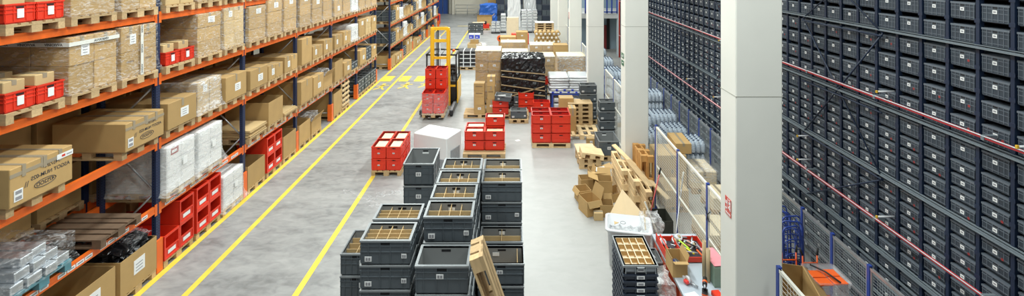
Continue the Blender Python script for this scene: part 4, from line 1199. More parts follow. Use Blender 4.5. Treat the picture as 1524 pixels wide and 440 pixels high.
# silver bag pile on blue stillage
p = P(846, 165)
r = empty('blue_metal_stillage', (p[0] - .1, 18.0, 0), 0, 'low blue metal stillage under the silver bags', 'stillage')
for (x, y) in ((-.55, 0), (.55, 0), (-.55, .8), (.55, .8)):
    m = MB(); m.box(x - .03, x + .03, y - .03, y + .03, 0, .75, BLUEP); m.build('leg', r)
m = MB()
for z in (.12, .70):
    for y in (0, .8): m.box(-.55, .55, y - .02, y + .02, z, z + .05, BLUEP)
    for x in (-.55, .55): m.box(x - .02, x + .02, 0, .8, z, z + .05, BLUEP)
m.build('frame', r); 
for z in (.2, .42): 
    m = MB(); m.cbox(-.5, .5, .02, .75, z, z + .16, SILF, .03); m.build('bag_layer', r)
for i in range(7):
    z = .75 + i * .095; 
    for j in range(2):
        m = MB(); m.cbox(-.38, .38, -.45, .45, 0, .093, SILF, .04)
        o = m.build('silver_bag', None, (p[0] - .38 + j * .77 + R.uniform(-.03, .03), 18.45 + R.uniform(-.02, .02), z), R.uniform(-.05, .05)); tag(o, 'flat silver bag, %s layer up, %s half of pile beside third column' % (ORD[i], ('outer', 'inner')[j]), 'bag', 'silver bags piled on the blue stillage')
r = empty('printed_blue_lettering', (p[0] - .7, 17.98, .78), 0, 'blue lettering strip across the lowest silver bags', 'label')
for i in range(9):
    m = MB(); m.box(i * .15 + .02, i * .15 + .11, -.005, .005, (i % 2) * .09, .06 + (i % 2) * .09, mat('blue_print', (.02, .05, .55), .5)); m.build('letter', r)

# grey crates beside the stillage
def cstack(px, base, n, kind, h, desc, dx=0, dz=0, tilt=0):
    q = P(px, base); nm = ['bottom', 'second', 'third', 'fourth', 'fifth', 'sixth']
    for i in range(n): crate(kind, (q[0] + dx, q[1] + .2, .148 + dz + i * (h + .001)), tilt, '%s crate, %s' % ('top' if i == n - 1 and n > 1 else nm[i], desc))
    return q
q = cstack(876, 184, 4, 'grey', .31, 'grey stack behind the pallet pile'); pallet((q[0], q[1] + .25, .001), 0, 'pallet under grey stack behind the pallet pile', lx=.8, ly=.6)
q = cstack(777, 167, 2, 'grey', .31, 'lower grey pile before the black wrapped load', dz=-.14, dx=-.02)
q = cstack(757, 158, 3, 'grey', .31, 'grey pile holding small orange parts', dz=-.14)
q = P(759, 178)
pallet((q[0] + .1, q[1] + .4, .001), 0, 'pallet under mixed red and grey crates', lx=1.2, ly=.8)
crate('red_side', (q[0] - .35, q[1] + .3, .147), 0, 'dark red crate under the tilted grey crate'); crate('red_side', (q[0] - .35, q[1] + .3, .40), 0, 'second red crate under the tilted grey crate')
o = crate('grey_low', (q[0] - .25, q[1] + .12, .70), .12, 'tilted grey crate with white strap in crate jumble'); o.rotation_euler = (0.05, .07, -.10)
carton(.3, .06, .10, (q[0] - .3, q[1] + .1, .78), .3, 'white paper bundle in tilted grey crate', m=WHITEB, tape=False)
q = P(772, 183); pallet((q[0], q[1] + .2, .001), 0, 'small pallet under single grey crate in jumble', lx=.7, ly=.5); crate('grey', (q[0], q[1] + .2, .147), 0, 'single grey crate on small pallet before jumble')
q = P(787, 168)
for i in range(3): crate('red_side', (q[0] - .1, q[1] + .25, .002 + i * .2505), 0, '%s red crate standing behind single grey crate' % ('bottom', 'middle', 'top')[i])
q = P(806, 164)
for i in range(3): crate('grey', (q[0] - .05, q[1] + .5, .002 + i * .311), 0, '%s grey crate beneath the loose red crate' % ('bottom', 'middle', 'top')[i])
o = crate('red_side', (q[0], q[1] + .42, .945), -.05, 'loose red crate on top of grey crates'); 
q = P(806, 186)
for i in range(3): crate('red_side', (q[0] + .02, q[1] + .35, .002 + i * .2505), 0, '%s red crate just behind the square red block' % ('bottom', 'middle', 'top')[i])
m = MB(); m.lathe([(.001, 0), (.17, 0), (.17, .012)], WHITEP, 20); m.lathe([(.001, .0125), (.09, .0125), (.09, .016)], mat('pale_red_print', (.75, .3, .33), .5), 16)
q = P(828, 160); o = m.build('round_white_lid', None, (q[0] - .05, q[1] - .05, .79)); tag(o, 'white round lid with pale red centre behind red block', 'lid'); o.rotation_euler = (.6, 0, 0)
carton(.34, .34, .78, (q[0] - .05, q[1] + .2, .002), 0, 'plain carton behind the white round lid')
# cartons beside red block
q = P(853, 203); carton(.24, .4, .90, (q[0], q[1] + .3, .002), 0, 'tall narrow carton against the red crate block'); 
q = P(848, 190); carton(.5, .4, 1.0, (q[0] - .1, q[1] + .3, .002), 0, 'brown carton pile top behind the red crate block')
# pallets beyond red block
q = P(868, 196)
for i in range(6): pallet((q[0] - .05, q[1] + .6, .001 + i * .1445), R.uniform(-.03, .03), '%s pallet in pile between red block and grey stack' % ['bottom', 'second', 'third', 'fourth', 'fifth', 'top'][i], WOOD, lx=.85, ly=.6)
q = P(868, 206); pallet((q[0] - .05, q[1] + .4, .001), PI / 2, 'light empty pallet lying beside the red crate block', WOODN, lx=1.0, ly=1.2)
q = P(880, 218); carton(.27, .26, .26, (q[0], q[1] + .1, .002), -.05, 'small taped carton alone on floor near second column', m=CARD, lab='f')
# grey crates beside second column
q = P(908, 240); pallet((q[0] + .0, q[1] + .4, .001), 0, 'pallet under the grey crates beside the second column', lx=.8, ly=.8)
crate('grey_big', (q[0] - .02, q[1] + .42, .147), 0, 'big open grey crate against the second column')
q = P(909, 214)
for i in range(3): crate('grey', (q[0] - .0, q[1] + .55, .002 + i * .3105), 0, '%s crate of grey pile half hidden by second column' % ('bottom', 'second', 'third')[i])
crate('grey', (q[0] + .02, q[1] + .55, .002 + 3 * .3105), 0, 'top crate of grey pile half hidden by second column')

# ---- pallets and waste by the fence
q = P(880, 252)
for i in range(2): pallet((q[0] - .02, q[1] + .45, .001 + i * .1445), PI / 2 * 0, ('lower', 'upper')[i] + ' pallet under the small slatted pallet', WOOD, lx=.62, ly=.85)
m = MB(); m.box(-.28, .28, -.33, .33, 0, .02, PLY); tag(m.build('plywood_sheet', None, (q[0] - .05, q[1] + .75, .292), .03), 'pale plywood sheet lying on short pallets', 'board')
pallet((q[0] + .03, q[1] + .22, .30), PI / 2, 'small new slatted pallet on top of short pallets', WOODN, lx=.5, ly=.62, rot=(math.radians(8), 0, PI / 2))

def oc(px, py, sx, sy, sz, rz, label, flaps=(), z=0.002, m=CARD): q = P(px, py); return open_carton(sx, sy, sz, (q[0], q[1] + sy / 2, z), rz, label, flaps=flaps, m=m)
oc(869, 303, .30, .34, .30, .25, 'open discarded carton nearest the open floor', (('-x', .12, -60),))
oc(880, 322, .36, .42, .34, .35, 'open discarded carton with raised flap in waste heap', (('+x', .26, 70), ('-y', .14, -50)))
oc(873, 285, .32, .30, .30, .1, 'empty carton at back of waste heap', (('+x', .3, 75),))
oc(902, 298, .34, .34, .46, -.1, 'upright carton with white flap beside leaning pallet', (('-x', .25, 20), ('+y', .2, 40)))
oc(890, 282, .40, .34, .46, .1, 'white lined carton on waste heap', (('-y', .2, 10), ('+x', .2, 20)), m=CARD)
oc(904, 324, .30, .30, .28, -.1, 'small carton of scraps beside cardboard triangle', (('+y', .12, 60),))
carton(.20, .16, .17, (P(889, 322)[0], P(889, 322)[1] - .1, .002), 0, 'tiny closed carton in front of waste heap', m=CARD2)
oc(918, 300, .4, .4, .2, .4, 'shallow torn carton of scraps under the leaning pallet', (('+x', .2, 40),))
m = MB(); m.box(-.16, .16, -.12, .12, 0, .01, WHITEB); o = m.build('white_foam_sheet', None, (P(888, 262, .49)[0], 9.6 + .35, .50), .2); o.location = (P(890, 275)[0] + .02, P(890, 282)[1] + .1, .475); tag(o, 'white foam sheet lying over carton in waste heap', 'foam sheet')

def standing(px_far, py_far, px_near, py_near, ztop, wood, label, tilt=6, hh=.8):
    a = Vector(P(px_far, py_far, ztop)); b = Vector(P(px_near, py_near, ztop)); L = (b - a).length
    ang = math.atan2(a.y - b.y, a.x - b.x)
    return a, b, L, ang
for i, (x_, y_) in enumerate(((2.76, 11.80), (2.90, 11.25), (3.035, 10.75))):
    o = pallet((0, 0, 0), 0, ('new wooden pallet standing on edge nearest the cardboard triangle', 'middle standing pallet of the row by the fence', 'nearest standing pallet close to the mesh fence')[i], (WOODN, WOODN, WOOD)[i], lx=1.2, ly=.8)
    o.rotation_euler = Matrix((Vector((0, -1, 0)), Vector((0, 0, 1)), Vector((-1, 0, 0)))).transposed().to_euler(); o.location = (x_, y_, .402)
for i in range(2):
    o = pallet((0, 0, 0), 0, ('orange brown pallet standing on end beside the mesh fence', 'second orange brown pallet pressed against the mesh fence')[i], WOODO, lx=1.2, ly=.8)
    o.rotation_euler = Matrix((Vector((0, 0, 1)), Vector((0, 1, 0)), Vector((-1, 0, 0)))).transposed().to_euler(); o.location = (3.19 + .147 * i, 11.50 - .05 * i, .602)
# plank resting across the pallets
a = Vector(P(913, 216, 1.02)); b = Vector(P(995, 297, .45))
def beamobj(a, b, wdt, thk, mt, name, label, cat, roll=0):
    d = (b - a); L = d.length; m = MB(); m.box(0, L, -wdt / 2, wdt / 2, 0, thk, mt); o = m.build(name)
    q = d.to_track_quat('X', 'Z'); o.rotation_mode = 'XYZ'; o.rotation_euler = q.to_euler(); o.location = a; tag(o, label, cat); return o
beamobj(a, b, .12, .03, WOODN, 'wooden_plank', 'long pale plank slanting across the standing pallets', 'plank')
a = Vector(P(935, 238, .95)); b = Vector(P(968, 278, .75))
beamobj(a, b, .16, .02, WOOD, 'wooden_plank', 'short brown board beside the long pale plank', 'plank')
# cardboard triangle sheet
a = Vector(P(926, 281, .82)); b = Vector(P(964, 326, .45)); c_ = Vector(P(902, 329, .25))
m = MB(); n = (b - a).cross(c_ - a).normalized() * .012; d_ = b + c_ - a; d_.z = max(d_.z, .03)
m.add([a, b, d_, c_, a + n, b + n, d_ + n, c_ + n], [(0, 3, 2, 1), (4, 5, 6, 7), (0, 1, 5, 4), (1, 2, 6, 5), (2, 3, 7, 6), (3, 0, 4, 7)], PLY)
o = m.build('cardboard_sheet'); tag(o, 'large pale board leaning cornerwise behind the white tub', 'board')
# brooms
def broom(pt, pb, mt, label, head=True):
    m = MB(); m.tube([pt, pb], .013, mt, 8); o = m.build('broom'); tag(o, label, 'broom')
    if head:
        q = MB(); x, y, z = pb; q.cbox(x - .15, x + .15, y - .03, y + .03, z - .06, z + .02, BLACK, .01); q.build('broom_head', o)
    q = MB(); d = (Vector(pt) - Vector(pb)).normalized(); q.tube([Vector(pt) - d * .12, Vector(pt) + d * .02], .019, CREAM if 'grey' in label else RUBBER, 8); q.build('grip', o)
broom(P(983, 251, 1.38), (2.86, 10.0, .07), mat('red_handle', (.70, .14, .13), .4), 'broom with thin red handle leaning on blue fence post')
broom(P(1017, 257, 1.35), (2.92, 8.62, .07), GALV, 'grey handled broom with cream grip leaning on mesh fence')
# light wood frame pieces and black bin behind the workbench
m = MB(); a, b = Vector(P(959, 300, .95)), Vector(P(979, 350, .35))
beamobj(a, b, .035, .02, CREAM, 'cream_wooden_strip', 'slim cream strip leaning beside the white tub', 'strip')
a, b = Vector(P(958, 310, .9)), Vector(P(962, 358, .3)); beamobj(a, b, .03, .02, WOODN, 'cream_wooden_strip', 'second slim wooden strip crossing behind the tub', 'strip')
q = P(985, 368); open_carton(.34, .50, .50, (q[0] + .08, q[1] + .30, .002), 0, 'tall dark olive waste box beside workbench', m=mat('dark_olive', (.035, .038, .028), .6), cat='waste box')
o = crate('grey_low', (2.22, 8.05, .55), 0, 'black crate of metal scrap beside workbench'); carton(.5, .34, .54, (2.22, 8.05, .002), 0, 'dark carton under the black scrap crate', m=mat('dark_card', (.05, .045, .04), .8))
for i in range(10):
    m = MB(); m.tube([(0, -.06, 0), (0.02, .0, .02), (.0, .06, 0)], .014, WHITEP, 6); tag(m.build('metal_clip', None, (2.22 + R.uniform(-.2, .2), 8.05 + R.uniform(-.12, .12), .70 + R.uniform(0, .03)), R.uniform(0, 3)), 'shiny pale clip in black scrap crate', 'clip', 'pale clips in the scrap crate')
film(2.02, 2.42, 7.2, 7.55, .002, .86, 'grey plastic rubbish bag between tray pile and workbench', FILMH, 0, amp=.07, name='rubbish_bag')
carton(.26, .38, .60, (2.17, 6.75, .002), 0, 'yellowish brown carton beside the tray pile', m=mat('ochre_card', (.33, .22, .06), .7), prnt='f')
film(2.55, 2.85, 9.0, 9.35, .002, .8, 'cloudy plastic bundle leaning on the fence foot', FILMH, .02, amp=.06, name='plastic_bundle')

# white tub
tb = P(937, 333, .72)
r = empty('white_plastic_tub', (tb[0] - .02, tb[1], 0.002), -.20, 'white plastic tub full of clear plastic scraps', 'tub')
def rr_ring(X, Y, rad, z, n=5):
    pts = []
    for (cx, cy, a0) in ((X - rad, Y - rad, 0), (-X + rad, Y - rad, 90), (-X + rad, -Y + rad, 180), (X - rad, -Y + rad, 270)):
        for k in range(n + 1): a = math.radians(a0 + 90 * k / n); pts.append((cx + rad * math.cos(a), cy + rad * math.sin(a), z))
    return pts
def loft(m, rings, mt, capb=True, capt=False):
    n = len(rings[0]); vs = [p for r_ in rings for p in r_]
    fs = [(k * n + i, k * n + (i + 1) % n, (k + 1) * n + (i + 1) % n, (k + 1) * n + i) for k in range(len(rings) - 1) for i in range(n)]
    if capb: fs.append(tuple(range(n))[::-1])
    if capt: fs.append(tuple((len(rings) - 1) * n + i for i in range(n)))
    m.add(vs, fs, mt, True)
m = MB(); loft(m, [rr_ring(.36, .24, .07, 0), rr_ring(.40, .28, .08, .70), rr_ring(.44, .32, .09, .70), rr_ring(.44, .32, .09, .73), rr_ring(.39, .27, .08, .735), rr_ring(.345, .225, .07, .04)], WHITEP, True, True); m.build('tub_body', r)
rr = random.Random(4); m = MB(); n = 14; vs = [(-.36 + .72 * i / n, -.25 + .5 * j / n, .52 + rr.uniform(-.05, .06)) for j in range(n + 1) for i in range(n + 1)]
m.add(vs, [(j * (n + 1) + i, j * (n + 1) + i + 1, (j + 1) * (n + 1) + i + 1, (j + 1) * (n + 1) + i) for j in range(n) for i in range(n)], mat('plastic_scraps', (.60, .62, .64), .3, noise=.25, scale=10, bump=1.0), True)
o = m.build('plastic_scraps', None, r.location, -.20); tag(o, 'heap of clear plastic scraps inside the white tub', 'plastic scraps'); o['kind'] = 'stuff'
m = MB(); m.prism([(0, 0), (.12, .02), (.06, .10)], .006, CARD2); tag(m.build('cardboard_scrap', None, (tb[0] - .28, tb[1] + .05, .68), .4), 'small cardboard scrap on plastic in the tub', 'cardboard scrap')
m = MB(); m.tube([(.05 * math.cos(a * PI / 8), .05 * math.sin(a * PI / 8), 0) for a in range(17)], .006, INKG, 6, False); tag(m.build('wire_ring', None, (tb[0] - .10, tb[1] + .12, .68)), 'small dark ring on plastic in the tub', 'ring')

# ------------------------------------------------------------------ workbench
BX0, BX1, BY0, BY1, BT = 2.50, 3.28, 6.52, 8.42, .90
r = empty('workbench', ((BX0 + BX1) / 2, (BY0 + BY1) / 2, 0), 0, 'workbench with blue grey top and orange drawers beside nearest column', 'workbench')
hx, hy = (BX1 - BX0) / 2, (BY1 - BY0) / 2
m = MB(); m.cbox(-hx, hx, -hy, hy, BT - .035, BT, BENCH, .004); m.box(-hx - .003, -hx, -hy, hy, BT - .04, BT + .001, GALV); m.build('bench_top', r)
RO = mat('bench_orange_red', (.66, .09, .03), .45)
for (y0, y1) in ((-hy + .05, -.35), (.25, hy - .05)):
    m = MB(); m.cbox(-hx + .04, hx - .05, y0, y1, .08, BT - .036, RO, .006); p_ = m.build('drawer_cabinet', r)
    for k in range(3):
        q = MB(); q.cbox(-hx + .028, -hx + .04, y0 + .02, y1 - .02, .12 + k * .245, .34 + k * .245, RO, .004); q.box(-hx + .014, -hx + .028, (y0 + y1) / 2 - .08, (y0 + y1) / 2 + .08, .28 + k * .245, .295 + k * .245, BLACK); q.build('drawer', p_)
for (x, y) in ((-hx + .03, -hy + .03), (hx - .03, -hy + .03), (-hx + .03, hy - .03), (hx - .03, hy - .03)):
    m = MB(); m.box(x - .025, x + .025, y - .025, y + .025, 0, BT - .036, GALV); m.build('leg', r)

def onb(px, py): return P(px, py, BT + .001)
# open carton on the bench
q = onb(1012, 412)
o = open_carton(.23, .34, .24, (q[0] - .0, q[1] + .16, BT + .001), 0, 'small open carton of dark parts on the workbench', flaps=(('+x', .10, 70), ('-y', .09, 8), ('-x', .05, 80)))
for i in range(4):
    m = MB(); m.tube([(0, -.08, 0), (0, .08, .01)], .014, (INK, BLUEP, STEEL, INK)[i], 6); tag(m.build('tool_handle', None, (q[0] - .06 + .035 * i, q[1] + .16, BT + .10 + .01 * i), .3 * i - .4), 'thin tool handle inside the small bench carton', 'tool handle', 'tool handles in the bench carton')
# red toolbox trays
q = onb(1022, 392)
r = empty('red_tool_tray', (q[0] + .05, q[1] + .32, BT + .001), 0, 'wide red tool tray heaped with hand tools on workbench', 'tool tray')
m = MB(); X, Y, t, h = .36, .30, .012, .09
m.box(-X, X, -Y, Y, 0, .01, mat('tray_dark_liner', (.05, .05, .06), .6)); m.box(-X, X, -Y, -Y + t, 0, h, REDP); m.box(-X, X, Y - t, Y, 0, h, REDP); m.box(-X, -X + t, -Y, Y, 0, h + .05, REDP); m.box(X - t, X, -Y, Y, 0, h, REDP); m.box(-.09, -.08, -Y, Y, 0, h + .02, REDP); m.box(-X + .07, -X + .085, -Y, Y, 0, h + .03, REDP); m.build('tray_body', r)
def tool(kind, x, y, rz, label, c1_, c2_, L=.3, z=.0):
    m = MB(); m.tube([(0, -L / 2, 0), (0, L * .12, .005)], .014, c1_, 8); o = m.build(kind, None, (q[0] + x, q[1] + .32 + y, BT + .05 + z), rz); tag(o, label, 'hand tool')
    n = MB(); n.cbox(-.035 if kind == 'hammer' else -.008, .035 if kind == 'hammer' else .008, L * .12, L * .12 + (.03 if kind == 'hammer' else L * .38), -.012, .014, c2_, .003); n.build('tool_head', o)
LIME = mat('lime_green', (.55, .85, .05), .4)
tool('file', .06, .10, .35, 'long lime green handled tool across the red tray', LIME, STEEL, .42, .05)
tool('screwdriver', .11, -.08, .5, 'yellow handled screwdriver at front of red tray', YTOOL, STEEL, .26, .03)
tool('screwdriver', -.16, -.16, .15, 'yellow and grey tool in red tray corner', YTOOL, GALV, .22, .03)
tool('pliers', .02, -.05, .3, 'black handled pliers in middle of red tray', BLACK, STEEL, .30, .03)
tool('hammer', .16, .06, .7, 'black and grey hammer in the red tray', BLACK, STEEL, .28, .06)
tool('pliers', -.24, .10, .1, 'steel clamp lying in the narrow side of red tray', GALV, STEEL, .3, .04)
tool('screwdriver', .26, -.12, .2, 'orange handled screwdriver near the cardboard tubes', ORBRIGHT, BLACK, .24, .03)
for (x, y, rad, h_, mt_, nm) in ((-.24, .18, .06, .06, WHITEP, 'white roll of tape at back of red tool tray'), (.0, .22, .075, .05, GALV, 'grey cable coil in red tool tray'), (.05, .27, .06, .10, WHITEP, 'white tape roll on top of red tool tray'), (.19, .14, .05, .05, mat('salmon_tape', (.8, .4, .3), .5), 'salmon tape roll in red tool tray'), (.27, .10, .06, .05, WHITEP, 'cream tape roll near fence in red tool tray')):
    m = MB(); m.lathe([(rad * .5, 0), (rad, 0), (rad, h_), (rad * .5, h_), (rad * .5, 0)], mt_, 16); m.lathe([(rad * .45, 0), (rad * .5, 0), (rad * .5, h_ + .002)], KRAFT, 16)
    o = m.build('tape_roll', None, (q[0] + x, q[1] + .32 + y, BT + .03)); o.rotation_euler = (.4, .3, 0); tag(o, nm, 'tape roll')
TN = ['short black socket wrench near centre of red tray', 'grey spanner lying across red tray', 'black cable cutter beside lime tool', 'silver spanner below the white tape roll', 'dark torch in red tray', 'black marker pot in red tray corner', 'grey rasp near the orange screwdriver', 'steel shears near fence side of tray', 'black ratchet at back of red tray', 'pale grey putty knife in red tray']
for i, (x_, y_, rz_) in enumerate(((-.03, .05, 1.1), (.08, .18, -.6), (.14, -.16, 1.3), (-.18, .02, .9), (.21, -.02, -1.0), (.31, .02, .2), (.24, .2, 1.4), (.30, .24, -.4), (.12, .27, 1.5), (-.02, -.19, -.9))):
    tool(('wrench', 'spanner', 'pliers', 'spanner', 'torch', 'marker_pot', 'rasp', 'shears', 'ratchet', 'putty_knife')[i], x_, y_, rz_, TN[i], (BLACK, GALV, INKG)[i % 3], (STEEL, BLACK)[i % 2], .2, .01 + .012 * (i % 3))
# kraft tubes
for (px, py, zt, nm) in ((1048, 411, .55, 'taller cardboard tube standing on the workbench'), (1054, 419, .50, 'shorter cardboard tube standing on the workbench')):
    q2 = onb(px, py); m = MB(); m.lathe([(.022, 0), (.030, 0), (.030, zt), (.023, zt), (.023, .01)], KRAFT, 16); tag(m.build('cardboard_tube', None, (q2[0], q2[1], BT + .001)), nm, 'tube')
# tape dispenser
q2 = onb(1025, 425); r = empty('tape_dispenser', (q2[0], q2[1] + .03, BT + .001), .5, 'red and white tape gun lying on the workbench', 'tape dispenser')
m = MB(); m.cbox(-.05, .05, -.03, .05, .02, .07, mat('tape_gun_red', (.8, .05, .04), .35), .01); m.build('dispenser_body', r)
m = MB(); m.tube([(-.01, .02, .06), (.03, .02, .06)], .055, WHITEP, 18); m.tube([(-.011, .02, .06), (.031, .02, .06)], .03, KRAFT, 14); m.build('tape_roll', r)
m = MB(); m.tube([(.02, -.02, .04), (.05, -.14, .03)], .014, GALV, 8); m.build('handle', r)
m = MB(); m.lathe([(.02, 0), (.04, 0), (.04, .035), (.02, .035), (.02, 0)], WHITEP, 14); q3 = onb(1019, 412); tag(m.build('tape_roll', None, (q3[0], q3[1], BT + .001)), 'small white tape roll in front of the bench carton', 'tape roll')
m = MB(); m.box(-.09, .09, -.06, .06, 0, .0015, PAPER); tag(m.build('paper_sheet', None, onb(1030, 439), .3), 'white paper slip on the workbench near the tape gun', 'paper')
# drill
q2 = onb(1049, 437); r = empty('cordless_drill', (q2[0], q2[1], BT + .001), -.4, 'black and orange cordless drill standing on the workbench', 'drill')
m = MB(); m.cbox(-.04, .04, -.06, .06, 0, .05, BLACK, .008); m.box(-.041, .041, -.061, -.05, .01, .03, ORBRIGHT); m.build('battery', r)
m = MB(); m.tube([(0, .02, .05), (0, 0, .17)], .022, BLACK, 8); m.tube([(0, .06, .19), (0, -.10, .19)], .034, BLACK, 10); m.tube([(0, -.02, .19), (0, -.06, .19)], .036, ORBRIGHT, 10); m.build('drill_body', r)
m = MB(); m.tube([(0, -.10, .19), (0, -.15, .19)], .02, STEEL, 8, r2=.012); m.build('chuck', r)
# file rack of green boxes with pink folder
for i in range(5):
    m = MB(); m.cbox(-.10, .10, -.035, .035, 0, .30, (GREENB, GREENB, mat('blue_folder', (.06, .2, .5), .5), GREENB, mat('green_folder', (.05, .45, .12), .5))[i], .004)
    q2 = (3.12, 7.05 + i * .085, BT + .001); o = m.build('file_box', None, q2, .0); tag(o, ('nearest green grey file box on bench beside column', 'second green grey file box on bench', 'blue file box between green ones on bench', 'fourth green grey file box on bench', 'bright green file box farthest along bench')[i], 'file box')
m = MB(); m.box(-.10, .12, -.22, .22, 0, .006, PINK); tag(m.build('pink_folder', None, (3.10, 7.25, BT + .315), .1), 'pink folder lying on top of the file boxes', 'folder')
m = MB(); m.cbox(-.06, .06, -.16, .16, 0, .07, REDP, .01); m.box(-.03, .03, -.161, -.1, .02, .05, PAPER); tag(m.build('red_case', None, (2.98, 6.72, BT + .001), .1), 'small red case on bench in front of file boxes', 'case')
m = MB(); m.prism([(0, 0), (.16, 0), (.05, .14)], .004, PAPER); tag(m.build('paper_sheet', None, (2.78, 6.60, BT + .001), .2), 'cream paper triangle at near end of bench', 'paper')
m = MB()
for (a_, b_) in (((0, 0, 0), (.0, -.1, .1)), ((0, 0, 0), (0, .1, .09)), ((0, 0, 0), (0, -.08, -.08)), ((0, 0, 0), (0, .02, -.1))): m.tube([a_, b_], .008, BLACK, 6)
tag(m.build('cable_clip', None, (3.33, 8.02, 1.45)), 'black strap knotted on the blue fence post', 'strap')

# ------------------------------------------------------------------ goods behind the first fence
def bottle_fn():
    m = MB(); m.lathe([(.028, 0), (.034, .02), (.034, .20), (.012, .265), (.012, .29)], BOTTLE, 8); m.lathe([(.014, .29), (.014, .31)], BOTCAP, 8)
    return m.mesh('bottle')
BME = bottle_fn()
def pack(x, y, z, nx, ny, sz, label, hgt=.33, band=False):
    r = empty('bottle_pack', (x, y, z), 0, label, 'bottle pack'); p = .12 * sz
    X, Y = nx * p / 2, ny * p / 2
    for i in range(nx):
        for j in range(ny):
            if 0 < i < nx - 1 and j > 0 and j < ny - 1 and (i + j) % 2: pass
            b = ob('bottle', BME, r, (-X + p * (i + .5), -Y + p * (j + .5), 0)); b.scale = (1.6 * sz, 1.6 * sz, hgt / .33)
    m = MB(); loft(m, [rr_ring(X + .01, Y + .01, .03, .0, 2), rr_ring(X + .012, Y + .012, .04, hgt * .55, 2), rr_ring(X - .01, Y - .01, .05, hgt * .80, 2)], SHRINK, False, False); m.build('shrink_wrap', r)
    return X, Y
def packpal(px, base_y, nlay, nx, ny, sz, nm, hgt=.36, pos=None):
    q = P(px, base_y) if pos is None else pos
    X, Y = nx * .12 * sz / 2, ny * .12 * sz / 2
    pallet((q[0], q[1] + Y, .001), 0, 'pallet under the ' + nm, lx=round(2 * X, 2), ly=round(2 * Y, 2))
    for k in range(nlay): pack(q[0], q[1] + Y, .147 + k * hgt, nx, ny, sz, '%s layer of %s' % (['bottom', 'second', 'third', 'top'][k], nm), hgt)
def cpal(x, y, sx, sy, tops, nm, mm=CARD2, nlay=2):
    pallet((x, y, .001), 0, 'pallet under the ' + nm, lx=round(sx, 2), ly=round(sy, 2))
    hh = (tops - .146) / nlay
    for k in range(nlay): carton(round(sx - .02, 3), round(sy - .02, 3), round(hh - .003, 3), (x, y, .146 + k * hh), 0, '%s carton of %s' % (('bottom', 'top', 'third')[k] if k < nlay - 1 else 'top', nm), m=mm, tape=True)
cpal(4.08, 12.35, .74, .8, .86, 'carton stack seen through fence mesh', CARD2, 2)
carton(.40, .80, .26, (4.42, 12.45, .862), -.05, 'long brown carton on top of fenced carton stack', m=CARD, tape=True)
cpal(3.82, 11.2, .55, .7, .50, 'low cartons close behind the fence', CARD2, 1)
cpal(4.80, 12.1, .62, .8, .55, 'low film covered load beside nearest column', CARDW, 1)
film(4.49, 5.11, 11.7, 12.5, .30, .57, 'cloudy film hood over the low load beside nearest column', FILMH, .0)
cpal(4.85, 11.0, .60, .7, .42, 'lowest film covered load by nearest column', CARDW, 1)
cpal(4.15, 9.7, .6, .8, .36, 'low pale cartons under the fence rail', CARDW, 1)
cpal(3.85, 7.75, .50, .8, .45, 'pale cartons behind the workbench fence', CARDW, 1)
packpal(0, 0, 1, 5, 6, 1.1, 'clear bottles low behind workbench fence', pos=(3.9, 6.5, 0))
packpal(0, 0, 2, 5, 5, 1.1, 'clear bottles nearest the bin wall fence', pos=(5.02, 12.95, 0), hgt=.37)
packpal(0, 0, 2, 5, 5, 1.1, 'clear bottles behind the long brown carton', pos=(4.15, 13.5, 0), hgt=.38)
packpal(0, 0, 2, 5, 5, 1.1, 'clear bottles beside them in second row', pos=(4.88, 13.9, 0), hgt=.38)
packpal(0, 0, 2, 6, 5, 1.1, 'clear bottles of third row by fence', pos=(4.05, 14.9, 0), hgt=.40)
packpal(0, 0, 2, 6, 5, 1.1, 'clear bottles of third row by bin wall', pos=(4.92, 15.1, 0), hgt=.40)
packpal(0, 0, 4, 6, 5, 1.1, 'clear bottles in tall fourth row by fence', pos=(4.08, 16.5, 0), hgt=.36)
packpal(0, 0, 3, 6, 5, 1.1, 'clear bottles in fourth row by bin wall', pos=(4.95, 16.6, 0), hgt=.36)
packpal(0, 0, 4, 8, 5, 1.1, 'clear bottles in tall fifth row', pos=(4.4, 18.2, 0), hgt=.36)
packpal(0, 0, 3, 8, 6, 1.1, 'clear bottles behind the second column', pos=(4.2, 20.2, 0))
packpal(0, 0, 3, 8, 6, 1.1, 'clear bottles in distant row by blue windows', pos=(4.3, 22.3, 0))
packpal(0, 0, 3, 8, 6, 1.1, 'clear bottles in most distant row', pos=(4.5, 25.0, 0))

# ------------------------------------------------------------------ right-hand bay: carton, clear box, hand trucks
q = P(1195, 440)
open_carton(.60, .74, .95, (4.22, 7.16, .002), -.25, 'tall open carton behind the mesh gate', flaps=(('+x', .2, -35),))
cx_, cy_ = 4.84, 7.26
r = empty('clear_plastic_box', (cx_, cy_, .002), -.05, 'clear plastic box full of orange parts behind mesh gate', 'box')
m = MB(); loft(m, [rr_ring(.21, .19, .03, 0, 2), rr_ring(.235, .22, .03, .92, 2), rr_ring(.255, .24, .03, .93, 2), rr_ring(.255, .24, .03, .96, 2)], CLEAR, True, False); m.build('box_body', r)
for i in range(9):
    m = MB(); m.cbox(-.085, .085, -.07, .07, 0, .09, ORBRIGHT, .01); tag(m.build('orange_part', None, (cx_ - .095 + .19 * (i % 2), cy_ - .08 + .16 * ((i // 2) % 2), .06 + .13 * (i // 2) * .9 + .002 * i), .1 * (i % 3)), 'bright orange part filling the clear plastic box', 'orange part', 'orange parts in the clear box')
for i, (dx, dy) in enumerate(((-.11, .05), (.11, .06), (-.11, -.13), (.11, -.12))):
    m = MB(); m.cbox(-.105, .105, -.08, .08, 0, .02, ORBRIGHT, .004); tag(m.build('orange_board', None, (cx_ + dx, cy_ + dy, .90 + .01 * (i % 2)), .02 * i), ('rear panel nearer the column in clear box', 'rear panel nearer the bin fence in clear box', 'front panel nearer the column in clear box', 'front panel nearer the bin fence in clear box')[i] + ', bright orange', 'panel')
